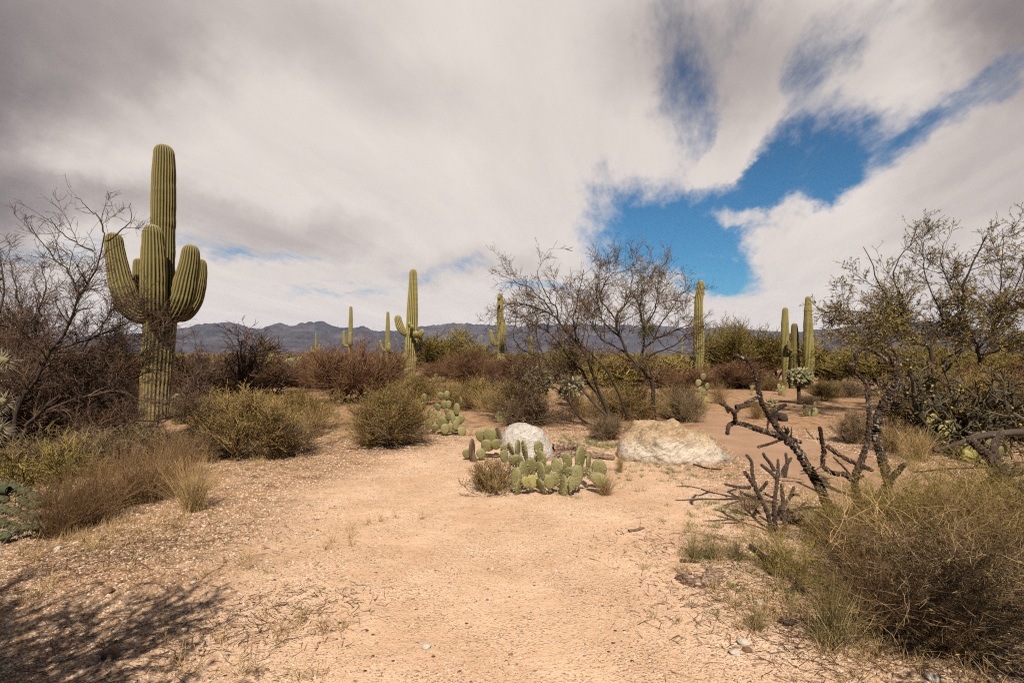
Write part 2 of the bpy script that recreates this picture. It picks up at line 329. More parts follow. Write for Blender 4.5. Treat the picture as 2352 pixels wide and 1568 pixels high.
def ground_mat():
    m = bpy.data.materials.new('desert_soil'); m.use_nodes = True; t = NT(m.node_tree); b = t.n['Principled BSDF']
    tcn = t.new('ShaderNodeTexCoord'); O = tcn.outputs['Object']; x, y, z = t.sep(O)[0:3]
    # the worn clearing in the middle is smooth pale sand, its margins are browner soil with litter, deepened further by painted-in shade
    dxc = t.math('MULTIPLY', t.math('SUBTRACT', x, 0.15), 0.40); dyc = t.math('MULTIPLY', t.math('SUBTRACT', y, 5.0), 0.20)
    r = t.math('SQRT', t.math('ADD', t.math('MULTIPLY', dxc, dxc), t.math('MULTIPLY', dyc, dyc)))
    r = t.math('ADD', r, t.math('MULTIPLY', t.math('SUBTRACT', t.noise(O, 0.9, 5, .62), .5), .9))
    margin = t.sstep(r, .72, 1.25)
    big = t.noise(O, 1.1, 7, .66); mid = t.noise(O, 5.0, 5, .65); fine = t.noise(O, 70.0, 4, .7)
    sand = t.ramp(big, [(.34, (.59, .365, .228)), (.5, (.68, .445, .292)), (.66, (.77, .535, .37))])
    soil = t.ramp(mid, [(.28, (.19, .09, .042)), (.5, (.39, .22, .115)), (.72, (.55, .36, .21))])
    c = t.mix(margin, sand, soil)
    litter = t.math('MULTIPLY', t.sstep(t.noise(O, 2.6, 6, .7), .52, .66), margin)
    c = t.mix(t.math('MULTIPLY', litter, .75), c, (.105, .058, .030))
    # loose grit: pale and dark grains in drifts
    drift = t.sstep(t.noise(O, 1.6, 5, .65), .40, .62)
    v1 = t.new('ShaderNodeTexVoronoi'); t.put(v1.inputs['Vector'], O); v1.inputs['Scale'].default_value = 55
    v2 = t.new('ShaderNodeTexVoronoi'); t.put(v2.inputs['Vector'], O); v2.inputs['Scale'].default_value = 24
    r1 = t.sep(v1.outputs['Color'])[0]; r2 = t.sep(v2.outputs['Color'])[1]
    g1 = t.math('MULTIPLY', t.sstep(v1.outputs['Distance'], .25, .5, 1, 0), t.math('ADD', t.math('MULTIPLY', drift, .75), .25))
    grain = t.ramp(r1, [(0.0, (.22, .14, .09)), (.18, (.40, .25, .15)), (.45, (.60, .42, .27)), (1.0, (.84, .70, .54))])
    c = t.mix(t.math('MULTIPLY', g1, .8), c, grain)
    g2 = t.math('MULTIPLY', t.sstep(v2.outputs['Distance'], .15, .32, 1, 0), t.sstep(r2, .88, .92))
    c = t.mix(g2, c, t.ramp(t.sep(v2.outputs['Color'])[2], [(0, (.10, .065, .05)), (.6, (.22, .15, .11)), (1, (.6, .5, .4))]))
    far = t.sstep(y, 30.0, 90.0); c = t.mix(t.math('MULTIPLY', far, .9), c, t.ramp(t.noise(O, .12, 5, .65), [(.35, (.10, .06, .035)), (.55, (.15, .11, .045)), (.7, (.20, .15, .07))]))
    t.put(b.inputs['Base Color'], c); b.inputs['Roughness'].default_value = .95; b.inputs['Specular IOR Level'].default_value = .1
    bn = t.new('ShaderNodeBump'); bn.inputs['Strength'].default_value = .7; bn.inputs['Distance'].default_value = .012
    hsum = t.math('ADD', t.math('ADD', t.math('MULTIPLY', g1, 1.0), t.math('MULTIPLY', g2, 2.0)), t.math('ADD', t.math('MULTIPLY', fine, .8), t.math('MULTIPLY', mid, 4.0)))
    t.put(bn.inputs['Height'], hsum); t.l.new(bn.outputs[0], b.inputs['Normal']); return m
def path_mat():
    m = bpy.data.materials.new('trail_surface'); m.use_nodes = True; t = NT(m.node_tree); b = t.n['Principled BSDF']
    O = t.new('ShaderNodeTexCoord').outputs['Object']
    c = t.ramp(t.noise(O, 1.4, 6, .62), [(.25, (.29, .155, .082)), (.5, (.36, .205, .115)), (.75, (.44, .265, .155))])
    c = t.mix(t.sstep(t.noise(O, 60, 3, .7), .56, .75, 0, .55), c, (.38, .27, .18))
    t.put(b.inputs['Base Color'], c); b.inputs['Roughness'].default_value = .9
    bn = t.new('ShaderNodeBump'); bn.inputs['Strength'].default_value = .3; bn.inputs['Distance'].default_value = .006
    t.put(bn.inputs['Height'], t.noise(O, 50, 5, .7)); t.l.new(bn.outputs[0], b.inputs['Normal']); return m
def boulder_mat(name, white, tan, grey, ztan, xgrey):
    m = bpy.data.materials.new(name); m.use_nodes = True; t = NT(m.node_tree); b = t.n['Principled BSDF']
    O = t.new('ShaderNodeTexCoord').outputs['Object']; x, y, z = t.sep(O)[0:3]
    tilt = t.new('ShaderNodeVectorRotate', rotation_type='Y_AXIS'); t.put(tilt.inputs['Vector'], O); tilt.inputs['Angle'].default_value = .35
    band = t.noise(t.vmath('MULTIPLY', tilt.outputs[0], (1.4, 1.4, 6)), 3.6, 9, .72, dist=.5); blot = t.noise(O, 3.4, 8, .72); fine = t.noise(O, 34, 6, .72)
    f = t.math('ADD', t.math('MULTIPLY', t.math('SUBTRACT', blot, .5), .9), t.math('MULTIPLY', t.math('SUBTRACT', band, .5), .5))
    k = t.sstep(t.math('ADD', t.math('ADD', z, t.math('MULTIPLY', y, .25)), t.math('MULTIPLY', f, .62)), ztan - .16, ztan + .20)
    wc = t.ramp(band, [(.28, tuple(.42 * q for q in white)), (.42, tuple(.8 * q for q in white)), (.6, white)])
    tn = t.ramp(band, [(.28, tuple(.42 * q for q in tan)), (.5, tan), (.70, tuple(min(.8, 1.5 * q) for q in tan))])
    c = t.mix(k, wc, tn)
    c = t.mix(t.math('MULTIPLY', t.sstep(t.math('ADD', x, t.math('MULTIPLY', f, .5)), xgrey - .1, xgrey + .14), .8), c, t.ramp(fine, [(.3, tuple(.6 * q for q in grey)), (.6, grey)]))
    c = t.mix(t.sstep(t.noise(t.vmath('MULTIPLY', tilt.outputs[0], (3, 3, 14)), 3.0, 7, .7, dist=1.2), .53, .60, 0, .5), c, tuple(.35 * q for q in tan))
    c = t.mix(t.sstep(fine, .52, .68, 0, .45), c, tuple(.30 * q for q in tan)); c = t.mix(t.sstep(t.noise(O, 9, 6, .75), .60, .70, 0, .55), c, (.13, .085, .055))
    c = t.mix(t.sstep(z, .10, .0, 0, .5), c, (.36, .19, .10))
    t.put(b.inputs['Base Color'], c); b.inputs['Roughness'].default_value = .88; b.inputs['Specular IOR Level'].default_value = .2
    bn = t.new('ShaderNodeBump'); bn.inputs['Strength'].default_value = 1.0; bn.inputs['Distance'].default_value = .05
    t.put(bn.inputs['Height'], t.math('ADD', t.math('ADD', t.noise(O, 7, 9, .74), t.math('MULTIPLY', band, .9)), t.math('MULTIPLY', fine, .25))); t.l.new(bn.outputs[0], b.inputs['Normal']); return m
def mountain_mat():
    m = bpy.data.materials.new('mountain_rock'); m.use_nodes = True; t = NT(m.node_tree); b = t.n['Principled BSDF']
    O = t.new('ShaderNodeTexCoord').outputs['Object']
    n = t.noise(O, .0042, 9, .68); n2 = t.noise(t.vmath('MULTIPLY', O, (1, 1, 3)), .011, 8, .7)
    c = t.ramp(n, [(.33, (.034, .034, .044)), (.5, (.070, .064, .076)), (.62, (.115, .098, .102)), (.75, (.20, .160, .150))])  # rock greys tinted bluish, part of the distance haze put into the colour
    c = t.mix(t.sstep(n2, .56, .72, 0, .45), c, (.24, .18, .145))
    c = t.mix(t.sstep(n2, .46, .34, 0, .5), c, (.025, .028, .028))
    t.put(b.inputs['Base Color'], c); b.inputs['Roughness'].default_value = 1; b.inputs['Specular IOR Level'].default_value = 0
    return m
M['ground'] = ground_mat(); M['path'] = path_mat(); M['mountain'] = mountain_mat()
M['b_white'] = boulder_mat('pale_boulder', (.80, .72, .64), (.56, .49, .42), (.42, .38, .35), .56, 9)
M['b_tan'] = boulder_mat('tan_boulder', (.88, .74, .59), (.56, .385, .225), (.46, .39, .32), .20, .62)
# ------------------------------------------------------------------ ground, trail, mountains
def build_ground():
    n = 460; t = np.linspace(-1, 1, n); k = 8.2
    ax = np.sinh(t * k) / np.sinh(k) * 9000
    X, Y = np.meshgrid(ax, ax + 0.0); Y = Y + 6.0
    Z = np.vectorize(gz)(X, Y)
    idx = np.arange(n * n).reshape(n, n); F = np.stack([idx[:-1, :-1], idx[:-1, 1:], idx[1:, 1:], idx[1:, :-1]], -1).reshape(-1, 4)
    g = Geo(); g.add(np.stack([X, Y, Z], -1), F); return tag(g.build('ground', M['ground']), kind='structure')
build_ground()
def build_path():
    L = [(1585, 952), (1600, 972), (1640, 1010), (1690, 1050), (1760, 1092), (1850, 1138), (1960, 1190), (2120, 1260)]
    R = [(1632, 944), (1665, 954), (1720, 970), (1800, 992), (1890, 1018), (1985, 1046), (2110, 1085), (2300, 1140)]
    l = resample([Gp(*p) for p in L], 60); r = resample([Gp(*p) for p in R], 60); rows = []
    far = [(-1.6, 2.6), (-4.6, 5.2)]
    for j in range(14):
        f = j / 13; rows.append(l * (1 - f) + r * f)
    V = np.stack(rows, 1)
    rr = random.Random(4)
    for i in range(60):
        V[i, 0] += np.array((rr.gauss(0, .03), rr.gauss(0, .03), 0)); V[i, -1] += np.array((rr.gauss(0, .03), rr.gauss(0, .03), 0))
        for j in range(14): V[i, j, 2] = gz(V[i, j, 0], V[i, j, 1]) + (.007 if 0 < j < 13 else -.004)
    idx = np.arange(60 * 14).reshape(60, 14); F = np.stack([idx[:-1, :-1], idx[:-1, 1:], idx[1:, 1:], idx[1:, :-1]], -1).reshape(-1, 4)
    g = Geo(); g.add(V, F); tag(g.build('path', M['path']), kind='structure')
build_path()
def ridge(name, prof, Y, depth, seed, rough, foot=None):
    """a mountain range: crest heights follow prof (image points) at distance Y, real slopes in front and behind"""
    xs = np.array([p[0] for p in prof], float); ys = np.array([p[1] for p in prof], float)
    nx, ny = 420, 90; X = np.linspace(xs[0], xs[-1], nx); crest = np.interp(X, xs, ys)
    V = np.empty((nx, ny, 3))
    for i in range(nx):
        c = Wp(X[i], crest[i], Y); h = max(c[2], 1.0)
        for j in range(ny):
            s = -1 + 2.0 * j / (ny - 1) if True else 0
            yy = Y + s * depth; q = 1 - abs(s); xx = c[0] * (1 + 0.10 * s)
            prof_h = q ** 1.0
            rn = mnoise.ridged_multi_fractal(Vector((xx / depth * 3.2 + seed, s * 2.2, seed)), 1.0, 2.0, 6, 1.0, 2.0) if True else 0
            k = min(1, abs(s) * 5) * q
            crestn = mnoise.fractal(Vector((xx / depth * 12 + seed, s * 6, 3.3)), .8, 2, 6)
            z = h * (prof_h * (1 - .12 * k) + rough * k * (rn - 1.7) * .26 + 0.05 * crestn * min(1, q * 4) + .035 * mnoise.fractal(Vector((xx / depth * 45, s * 14, 1.3)), .7, 2, 4) * min(1, q * 4))
            V[i, j] = (xx, yy, z - 4 if q > 0.001 else -8)
    idx = np.arange(nx * ny).reshape(nx, ny); F = np.stack([idx[:-1, :-1], idx[1:, :-1], idx[1:, 1:], idx[:-1, 1:]], -1).reshape(-1, 4)
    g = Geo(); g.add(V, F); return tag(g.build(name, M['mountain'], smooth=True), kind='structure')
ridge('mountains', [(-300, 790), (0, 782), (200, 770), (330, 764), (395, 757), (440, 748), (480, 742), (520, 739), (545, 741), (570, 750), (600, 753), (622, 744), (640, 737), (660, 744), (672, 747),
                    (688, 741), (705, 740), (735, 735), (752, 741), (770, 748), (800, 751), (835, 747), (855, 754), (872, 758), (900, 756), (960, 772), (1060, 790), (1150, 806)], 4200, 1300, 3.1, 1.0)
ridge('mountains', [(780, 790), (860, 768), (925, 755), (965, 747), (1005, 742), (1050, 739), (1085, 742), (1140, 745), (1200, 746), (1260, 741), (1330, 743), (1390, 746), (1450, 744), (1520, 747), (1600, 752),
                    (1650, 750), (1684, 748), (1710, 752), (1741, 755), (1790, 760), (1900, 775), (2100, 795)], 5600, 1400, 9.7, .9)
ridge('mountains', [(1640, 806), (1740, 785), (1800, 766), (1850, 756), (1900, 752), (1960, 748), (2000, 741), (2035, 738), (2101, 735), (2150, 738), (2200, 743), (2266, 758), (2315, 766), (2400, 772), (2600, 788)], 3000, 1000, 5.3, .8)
# ------------------------------------------------------------------ saguaros
def ribbed(g, path, rad, ribs, depth, seed, tip=True, foot=0.0, K=90, m=0):
    path = resample(path, K); seg = np.linalg.norm(np.diff(path, axis=0), axis=1); s = np.concatenate(([0], np.cumsum(seg))); Lt = s[-1]
    r = np.interp(np.linspace(0, 1, K), np.linspace(0, 1, len(rad)), rad); rng = np.random.default_rng(seed)
    wob = np.array([mnoise.fractal(Vector((q * 2.6 + seed * 3.7, seed * 1.9, 0)), 1, 2, 4) for q in s]); r = r * (1 + .045 * wob)
    tipv = np.zeros(K)
    if tip:
        dl = rad[-1] * 1.25; u = np.clip((s - (Lt - dl)) / dl, 0, 1); r = r * np.sqrt(np.maximum(1 - u ** 2.2, .0004)); tipv = np.clip((u - .55) / .45, 0, 1) ** 1.3
    T = np.gradient(path, axis=0); T = nrm(T); A = np.cross(T[0], (0.3, 1, .1)); A /= np.linalg.norm(A)
    n = ribs * 6; th = np.arange(n) / n * 2 * np.pi; rows = []
    ph = np.abs(np.cos(th * ribs / 2)); shp = ph ** .9
    for i in range(K):
        A = A - T[i] * A.dot(T[i]); A /= np.linalg.norm(A); B = np.cross(T[i], A)
        dep = depth * (1 - .5 * tipv[i]); rr = r[i] * (1 - dep * (1 - shp))
        rr = rr * (1 + .012 * np.sin(th * 2 + wob[i] * 6))
        rows.append(path[i] + rr[:, None] * (A * np.cos(th)[:, None] + B * np.sin(th)[:, None]))
    V = np.stack(rows); idx = np.arange(K * n).reshape(K, n); nx = np.roll(idx, -1, 1)
    F = np.stack([idx[:-1], nx[:-1], nx[1:], idx[1:]], -1).reshape(-1, 4)
    ft = np.clip(1 - s / Lt / foot, 0, 1) if foot else np.zeros(K)
    g.add(V, F, m, rib=np.repeat(shp[None], K, 0), tip=np.repeat(tipv[:, None], n, 1), foot=np.repeat(ft[:, None], n, 1))
def saguaro(cv, Y, label, trunk, arms, mt='sag', ribs=20, group='saguaros standing in the desert', foot=.35, depth=.16, K=110, seed=1):
    """trunk: image points from foot to top with half widths; arms: lists of (x, y, half width, depth offset)"""
    foot_p = Wp(*cv(*trunk[0][:2]), Y); root = empty('saguaro', (foot_p[0], Y, gz(foot_p[0], Y)), label, 'saguaro', group)
    sc = math.hypot(*(np.array(cv(1, 0)) - np.array(cv(0, 0)))) * Y / FPX
    pts = [Wp(*cv(p[0], p[1]), Y) for p in trunk]; pts[0][2] = gz(pts[0][0], Y) - .1
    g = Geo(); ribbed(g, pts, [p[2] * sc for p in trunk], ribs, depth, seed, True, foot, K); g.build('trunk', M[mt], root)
    for k, a in enumerate(arms):
        p = [Wp(*cv(q[0], q[1]), Y + q[3]) for q in a]; g = Geo()
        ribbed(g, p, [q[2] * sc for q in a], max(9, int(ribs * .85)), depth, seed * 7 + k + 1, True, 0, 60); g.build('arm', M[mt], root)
    return root
idn = lambda x, y: (x, y)
Yb1 = Yb(966)
saguaro(idn, Yb1, 'tall thick saguaro with six upright arms behind the bare thorny tree', [(355, 966, 30), (358, 900, 32), (364, 800, 32), (368, 735, 33), (372, 640, 26), (375, 500, 25), (376, 420, 25), (377, 370, 24), (376, 331, 21)],
        [[(366, 712, 15, -.1), (330, 722, 24, -.2), (298, 700, 25, -.3), (280, 655, 24, -.3), (268, 600, 21, -.3), (262, 560, 19, -.3), (261, 533, 16, -.3)],
         [(362, 735, 15, -.1), (355, 716, 23, -.55), (353, 690, 25, -.75), (353, 620, 25, -.78), (352, 560, 22, -.78), (350, 515, 18, -.78)],
         [(374, 712, 14, 0), (396, 722, 22, -.25), (416, 690, 25, -.35), (428, 640, 24, -.35), (436, 600, 20, -.35), (439, 560, 16, -.35)],
         [(380, 712, 13, .1), (420, 722, 18, .45), (446, 690, 19, .6), (457, 650, 17, .6), (462, 620, 14, .6), (461, 594, 11, .6)],
         [(368, 715, 12, .2), (345, 712, 14, .6), (326, 690, 15, .7), (320, 650, 15, .7), (318, 620, 13, .7), (317, 592, 10, .7)],
         [(378, 705, 9, .2), (392, 690, 12, .45), (397, 665, 11, .5), (398, 640, 9, .5)]], ribs=24, K=150, foot=.4, seed=3, depth=.17)
saguaro(c2, Yb(872), 'tall pale saguaro with one curved arm and small round buds, mid distance', [(1252, 1112, 40), (1258, 1000, 47), (1263, 850, 50), (1270, 700, 45), (1275, 500, 42), (1279, 350, 34), (1278, 243, 27)],
        [[(1250, 745, 22, -.1), (1215, 745, 28, -.15), (1185, 715, 31, -.2), (1165, 660, 30, -.2), (1156, 606, 24, -.2)],
         [(1262, 700, 9, -.6), (1252, 690, 14, -.9), (1252, 662, 13, -1.0)], [(1272, 730, 10, -.6), (1268, 712, 15, -1.0), (1268, 682, 13, -1.1)],
         [(1285, 765, 14, -.6), (1300, 766, 22, -1.0), (1304, 732, 20, -1.1)], [(1300, 770, 15, 0), (1328, 762, 22, .0), (1345, 740, 23, 0), (1352, 717, 18, 0)],
         [(1300, 790, 10, .3), (1320, 792, 15, .3), (1332, 770, 13, .3)]], mt='sagy', ribs=16, seed=11, depth=.2)
saguaro(c2, Yb(874) + 1, 'knobbly saguaro with one thin arm and one thick arm, beside the bare mesquite', [(1968, 1120, 30), (1966, 950, 32), (1964, 750, 30), (1962, 600, 27), (1961, 500, 26), (1958, 436, 18)],
        [[(1950, 830, 14, -.1), (1915, 832, 19, -.15), (1898, 790, 18, -.2), (1885, 722, 14, -.2)], [(1972, 840, 18, -.4), (1978, 820, 24, -.6), (1984, 740, 24, -.65), (1980, 638, 17, -.65)],
         [(1955, 485, 8, -.5), (1951, 478, 12, -.7), (1951, 456, 10, -.75)], [(1972, 520, 8, .1), (1984, 515, 12, .1), (1986, 485, 9, .1)]], mt='sagy', ribs=16, seed=21)
saguaro(c2, 45, 'slender distant saguaro with two low arms, behind the bare brown shrub', [(786, 1040, 17), (787, 850, 17), (789, 700, 17), (791, 600, 16), (791, 535, 11)],
        [[(775, 850, 10, 0), (745, 840, 14, 0), (738, 790, 14, 0), (736, 730, 10, 0)], [(788, 860, 10, -.4), (786, 830, 14, -.7), (787, 790, 13, -.7), (788, 742, 10, -.7)]], mt='sagy', ribs=14, seed=31, K=60)
saguaro(c2, 42, 'slender distant saguaro with stubby low arms, left of the tall pale one', [(1082, 1020, 18), (1080, 900, 19), (1079, 750, 18), (1081, 650, 16), (1081, 576, 11)],
        [[(1070, 890, 10, 0), (1045, 880, 12, 0), (1030, 850, 12, 0), (1022, 803, 10, 0)], [(1085, 900, 10, -.4), (1088, 880, 14, -.7), (1091, 850, 14, -.7), (1090, 822, 11, -.7)], [(1095, 920, 7, 0), (1108, 905, 9, 0), (1116, 884, 7, 0)]], mt='sagy', ribs=14, seed=41, K=60)
saguaro(c2, 70, 'far candelabra saguaro with a crown of many thin upright arms', [(143, 1010, 9), (143, 900, 9), (142, 840, 7), (142, 780, 5)],
        [[(140, 950, 6, 0), (108, 945, 8, 0), (97, 900, 7, 0), (91, 840, 5, 0)], [(142, 955, 6, -.5), (125, 930, 8, -.8), (118, 880, 8, -.8), (116, 825, 6, -.8)], [(145, 940, 6, 0), (160, 920, 7, 0), (158, 860, 6, 0), (157, 830, 5, 0)],
         [(145, 950, 6, 0), (178, 940, 8, 0), (185, 890, 7, 0), (187, 838, 5, 0)], [(145, 960, 5, 0), (168, 945, 6, 0), (172, 880, 4, 0)]], mt='sagy', ribs=10, seed=51, K=40)
saguaro(c2, 62, 'far small saguaro with three short arms above the brown brush', [(518, 1000, 9), (518, 880, 9), (517, 800, 8), (517, 748, 6)],
        [[(512, 900, 6, 0), (488, 895, 7, 0), (482, 870, 7, 0), (480, 848, 5, 0)], [(515, 905, 6, -.5), (500, 900, 8, -.8), (498, 872, 6, -.8)], [(520, 910, 7, -.5), (528, 895, 9, -.8), (526, 862, 7, -.8)], [(522, 900, 6, 0), (540, 885, 7, 0), (545, 835, 6, 0)]], mt='sagy', ribs=10, seed=61, K=40)
saguaro(c4, Yb(886), 'armless leaning saguaro with a brown scarred foot, right of the mesquite', [(305, 1120, 30), (305, 960, 30), (304, 885, 34), (304, 850, 42), (304, 700, 44), (302, 520, 42), (304, 420, 37), (316, 340, 35), (322, 290, 34), (325, 253, 26)], [], mt='sagy', ribs=15, foot=.36, seed=71, depth=.2)
saguaro(c4, 23.9, 'shorter columnar saguaro of the right-hand trio, at its left end', [(1036, 1130, 24), (1036, 950, 34), (1028, 800, 37), (1024, 650, 34), (1025, 550, 29), (1027, 476, 20)], [], mt='sagy', ribs=20, seed=81, depth=.11)
saguaro(c4, 23.6, 'shortest dark saguaro in the middle of the trio, with a side bud', [(1104, 1110, 32), (1104, 950, 38), (1104, 800, 40), (1104, 700, 36), (1103, 650, 30), (1102, 608, 22)], [[(1085, 840, 12, -.1), (1060, 830, 16, -.1), (1054, 800, 16, -.1), (1056, 752, 10, -.1)]], mt='sag', ribs=20, seed=91, depth=.11)
saguaro(c4, 22.9, 'tallest smooth saguaro of the right-hand trio, behind the fuzzy cholla', [(1240, 1170, 16), (1232, 1050, 32), (1224, 900, 41), (1219, 700, 40), (1217, 550, 36), (1218, 450, 31), (1218, 383, 20)], [], mt='sagy', ribs=22, seed=101, depth=.11)
saguaro(idn, Yb(976), 'young squat saguaro beside the foot of the huge armed saguaro', [(407, 976, 11), (408, 950, 15), (408, 925, 15), (408, 903, 12)], [], ribs=13, seed=111, K=50, depth=.2)
saguaro(c4, Yb(892), 'young squat saguaro in front of the tangled dead brush', [(694, 1150, 15), (694, 1090, 20), (693, 1050, 21), (692, 1004, 16)], [], mt='sagy', ribs=13, seed=121, K=50, depth=.2)
for (x, yt, hw, Y, lab) in [(435, 770, 17, 38, 'straight distant saguaro seen through the left of the bare mesquite'), (578, 900, 11, 40, 'short distant saguaro stub behind the mesquite branches'), (680, 820, 11, 36, 'thin tall distant saguaro behind the mesquite, before green trees'),
                            (724, 905, 9, 36, 'thin short distant saguaro behind the mesquite, beside a taller one'), (1622, 770, 9, 48, 'faint far saguaro seen between mesquite and leaning saguaro')]:
    saguaro(c3, Y, lab, [(x, 1060, hw), (x, 950, hw), (x, (yt + 1000) / 2, hw), (x, yt, hw * .7)], [], mt='sagy', ribs=12, seed=int(x), K=40)
# ------------------------------------------------------------------ boulders
def boulder(name, label, prof, ybase, dep, mtl, seed, rough):
    Y = Yb(ybase); b = empty_loc = Wp(0.5 * (prof[0][0] + prof[-1][0]), ybase, Y)
    xs = np.array([p[0] for p in prof], float); tp = np.array([p[1] for p in prof], float); n = 150; K = 110
    X = np.linspace(xs[0], xs[-1], n); T = np.interp(X, xs, tp)
    for _ in range(1): T[1:-1] = (T[:-2] + 2 * T[1:-1] + T[2:]) / 4
    V = np.empty((n, K, 3)); Yc = Y + dep * .55; wpx = xs[-1] - xs[0]
    for i in range(n):
        h = max(.02, Wp(X[i], T[i], Yc)[2]); cx = Wp(X[i], ybase, Yc)[0]; u = 2 * i / (n - 1) - 1; d = dep * max(.05, (1 - abs(u) ** 2.6)) ** .5
        for j in range(K):
            ph = math.pi * (j / (K - 1)) * 1.16 - math.pi * .08
            c, s_ = math.cos(ph), math.sin(ph); s2 = math.copysign(abs(s_) ** .8, s_)
            p = Vector((cx, Yc - d * math.copysign(abs(c) ** .85, c), h * s2 * (1.0 if s_ > 0 else .6)))
            q = p * 2.2 + Vector((seed, seed * 2, 0)); vd = mnoise.voronoi(p * 3.1 + Vector((seed, 1, 2)))[0]; dd = rough * (mnoise.fractal(q, .8, 2, 7) - .9 * max(0, .30 - (vd[1] - vd[0])) + .5 * (abs(mnoise.noise(q * 1.7)) - .3))
            nrmv = Vector((u * .5, -c * .8, s_)).normalized(); p += nrmv * dd * min(1, 4 * (1 - abs(u)))
            V[i, j] = p
    idx = np.arange(n * K).reshape(n, K); F = np.stack([idx[:-1, :-1], idx[1:, :-1], idx[1:, 1:], idx[:-1, 1:]], -1).reshape(-1, 4)
    g = Geo(); g.add(V, F); g.add(V[0], [list(range(K))]); g.add(V[-1], [list(range(K))[::-1]])
    return tag(g.build(name, mtl, loc=(b[0], Yc, 0)), label, 'boulder')
boulder('boulder', 'rounded white boulder behind the spiny prickly pear in the clearing', [(1149, 1040), (1151, 1005), (1160, 985), (1180, 973), (1205, 971), (1225, 975), (1243, 989), (1258, 1008), (1268, 1028), (1272, 1052)], 1056, .42, M['b_white'], 4.2, .05)
boulder('boulder', 'large tan and white boulder sloping down beside the paved trail', [(1418, 1040), (1422, 1018), (1438, 996), (1465, 978), (1492, 965), (1525, 957), (1548, 959), (1566, 970), (1582, 988), (1612, 1003), (1640, 1022), (1664, 1040), (1679, 1056)], 1060, .62, M['b_tan'], 8.9, .10)
# ------------------------------------------------------------------ woody plants
def stems(base, n, L, spread, P, wig, up, rng, r0, r1, foot=.08, tilt0=0.0, ragged=.6):
    az = rng.uniform(0, 2 * np.pi, n); el = np.radians(rng.uniform(tilt0, spread, n))
    d = np.stack([np.sin(el) * np.cos(az), np.sin(el) * np.sin(az), np.cos(el)], -1)
    p0 = np.asarray(base) + np.stack([rng.normal(0, foot, n), rng.normal(0, foot, n), np.full(n, -.03)], -1)
    pts = grow(p0, d, L * rng.uniform(ragged, 1.0, n) ** 1.0, P, wig, up, rng); return pts, taper(n, P, r0 * rng.uniform(.6, 1, n), r1)
def brush(rng, n=14, ragged=.6, L=1.0, spread=62, r=.016, l1=160, l2=900, l3=0, len1=.42, len2=.2, len3=.1, leaf=0, leaf_len=.03, leaf_w=.01, up=.05, rmin=.003, wig=.14, sides=3, a=(25, 60), t0=.25):
    """a many-stemmed shrub around the origin: (stems Geo, crown Geo)"""
    p, rd = stems((0, 0, 0), n, L, spread, 7, wig, up, rng, r, r * .35, ragged=ragged); gs = Geo(); gc = Geo(); tubes(gs, p, rd, 5)
    s, d, rr, i, t = spawn(p, rd, l1, t0, 1, *a, rng); q1 = grow(s, d, len1 * rng.uniform(.5, 1.1, l1) * (1.15 - .5 * t), 5, wig * 1.1, up, rng); r1 = taper(l1, 5, np.maximum(rr * .55, rmin * 1.6), rmin); tubes(gc, q1, r1, sides)
    last = (q1, r1)
    if l2:
        s, d, rr, i, t = spawn(q1, r1, l2, .15, 1, *a, rng); q2 = grow(s, d, len2 * rng.uniform(.5, 1.1, l2), 4, wig * 1.2, up, rng); r2 = taper(l2, 4, rmin * 1.2, rmin * .8); tubes(gc, q2, r2, sides); last = (q2, r2)
    if l3:
        s, d, rr, i, t = spawn(last[0], last[1], l3, .1, 1, *a, rng); q3 = grow(s, d, len3 * rng.uniform(.5, 1.1, l3), 3, wig * 1.2, up, rng); r3 = taper(l3, 3, rmin, rmin * .7); tubes(gc, q3, r3, sides); last = (q3, r3)
    if leaf:
        s, d, rr, i, t = spawn(last[0], last[1], leaf, .1, 1, 15, 70, rng); leaves(gc, s, d, leaf_len * rng.uniform(.6, 1.2, leaf), leaf_w, rng, 1)
    return gs, gc
def templates(k, seed, **kw):
    out = []
    for i in range(k):
        rng = np.random.default_rng(seed + i); out.append(brush(rng, **kw))
    return out
def norm_size(gs, gc):
    v = np.concatenate(gc.v + gs.v); top = np.percentile(v[:, 2], 99.3); wd = np.percentile(np.abs(v[:, 0]), 97) * 2; return top, wd
class Kind:
    def __init__(s, name, cat, seed, k, m_stem, m_twig, m_leaf, stem_name='stems', crown_name='twigs', **kw):
        s.name, s.cat, s.v = name, cat, []
        for i, (gs, gc) in enumerate(templates(k, seed, **kw)):
            top, wd = norm_size(gs, gc)
            s.v.append((gs.mesh(stem_name, M[m_stem]), gc.mesh(crown_name, [M[m_twig], M[m_leaf]], smooth=False), top, wd))
        s.sn, s.cn = stem_name, crown_name; s.i = 0
    def place(s, x, yt, yb, wpx, label, group=None, Y=None, rz=None, twig=None):
        Y = Y or Yb(yb); c = Wp(x, yb, Y); h = max(.15, Wp(x, yt, Y)[2]); wd = wpx / FPX * Y
        a = s.v[s.i % len(s.v)]; s.i += 1
        o = empty(s.name, (c[0], Y, gz(c[0], Y)), label, s.cat, group)
        o.scale = (wd / a[3], wd / a[3], h / a[2]); o.rotation_euler = (0, 0, rz if rz is not None else (s.i * 2.399) % 6.28)
        for nm, me in ((s.sn, a[0]), (s.cn, a[1])):
            ch = bpy.data.objects.new(nm, me); COL.objects.link(ch); ch.parent = o
        return o
bare = Kind('bare_shrub', 'shrub', 100, 4, 'bark', 'twig_red', 'twig_red', n=22, L=1.0, spread=56, l1=380, l2=2600, l3=6000, len1=.55, len2=.30, len3=.19, rmin=.0026, r=.014, a=(15, 50), up=.08, ragged=.35, wig=.17)
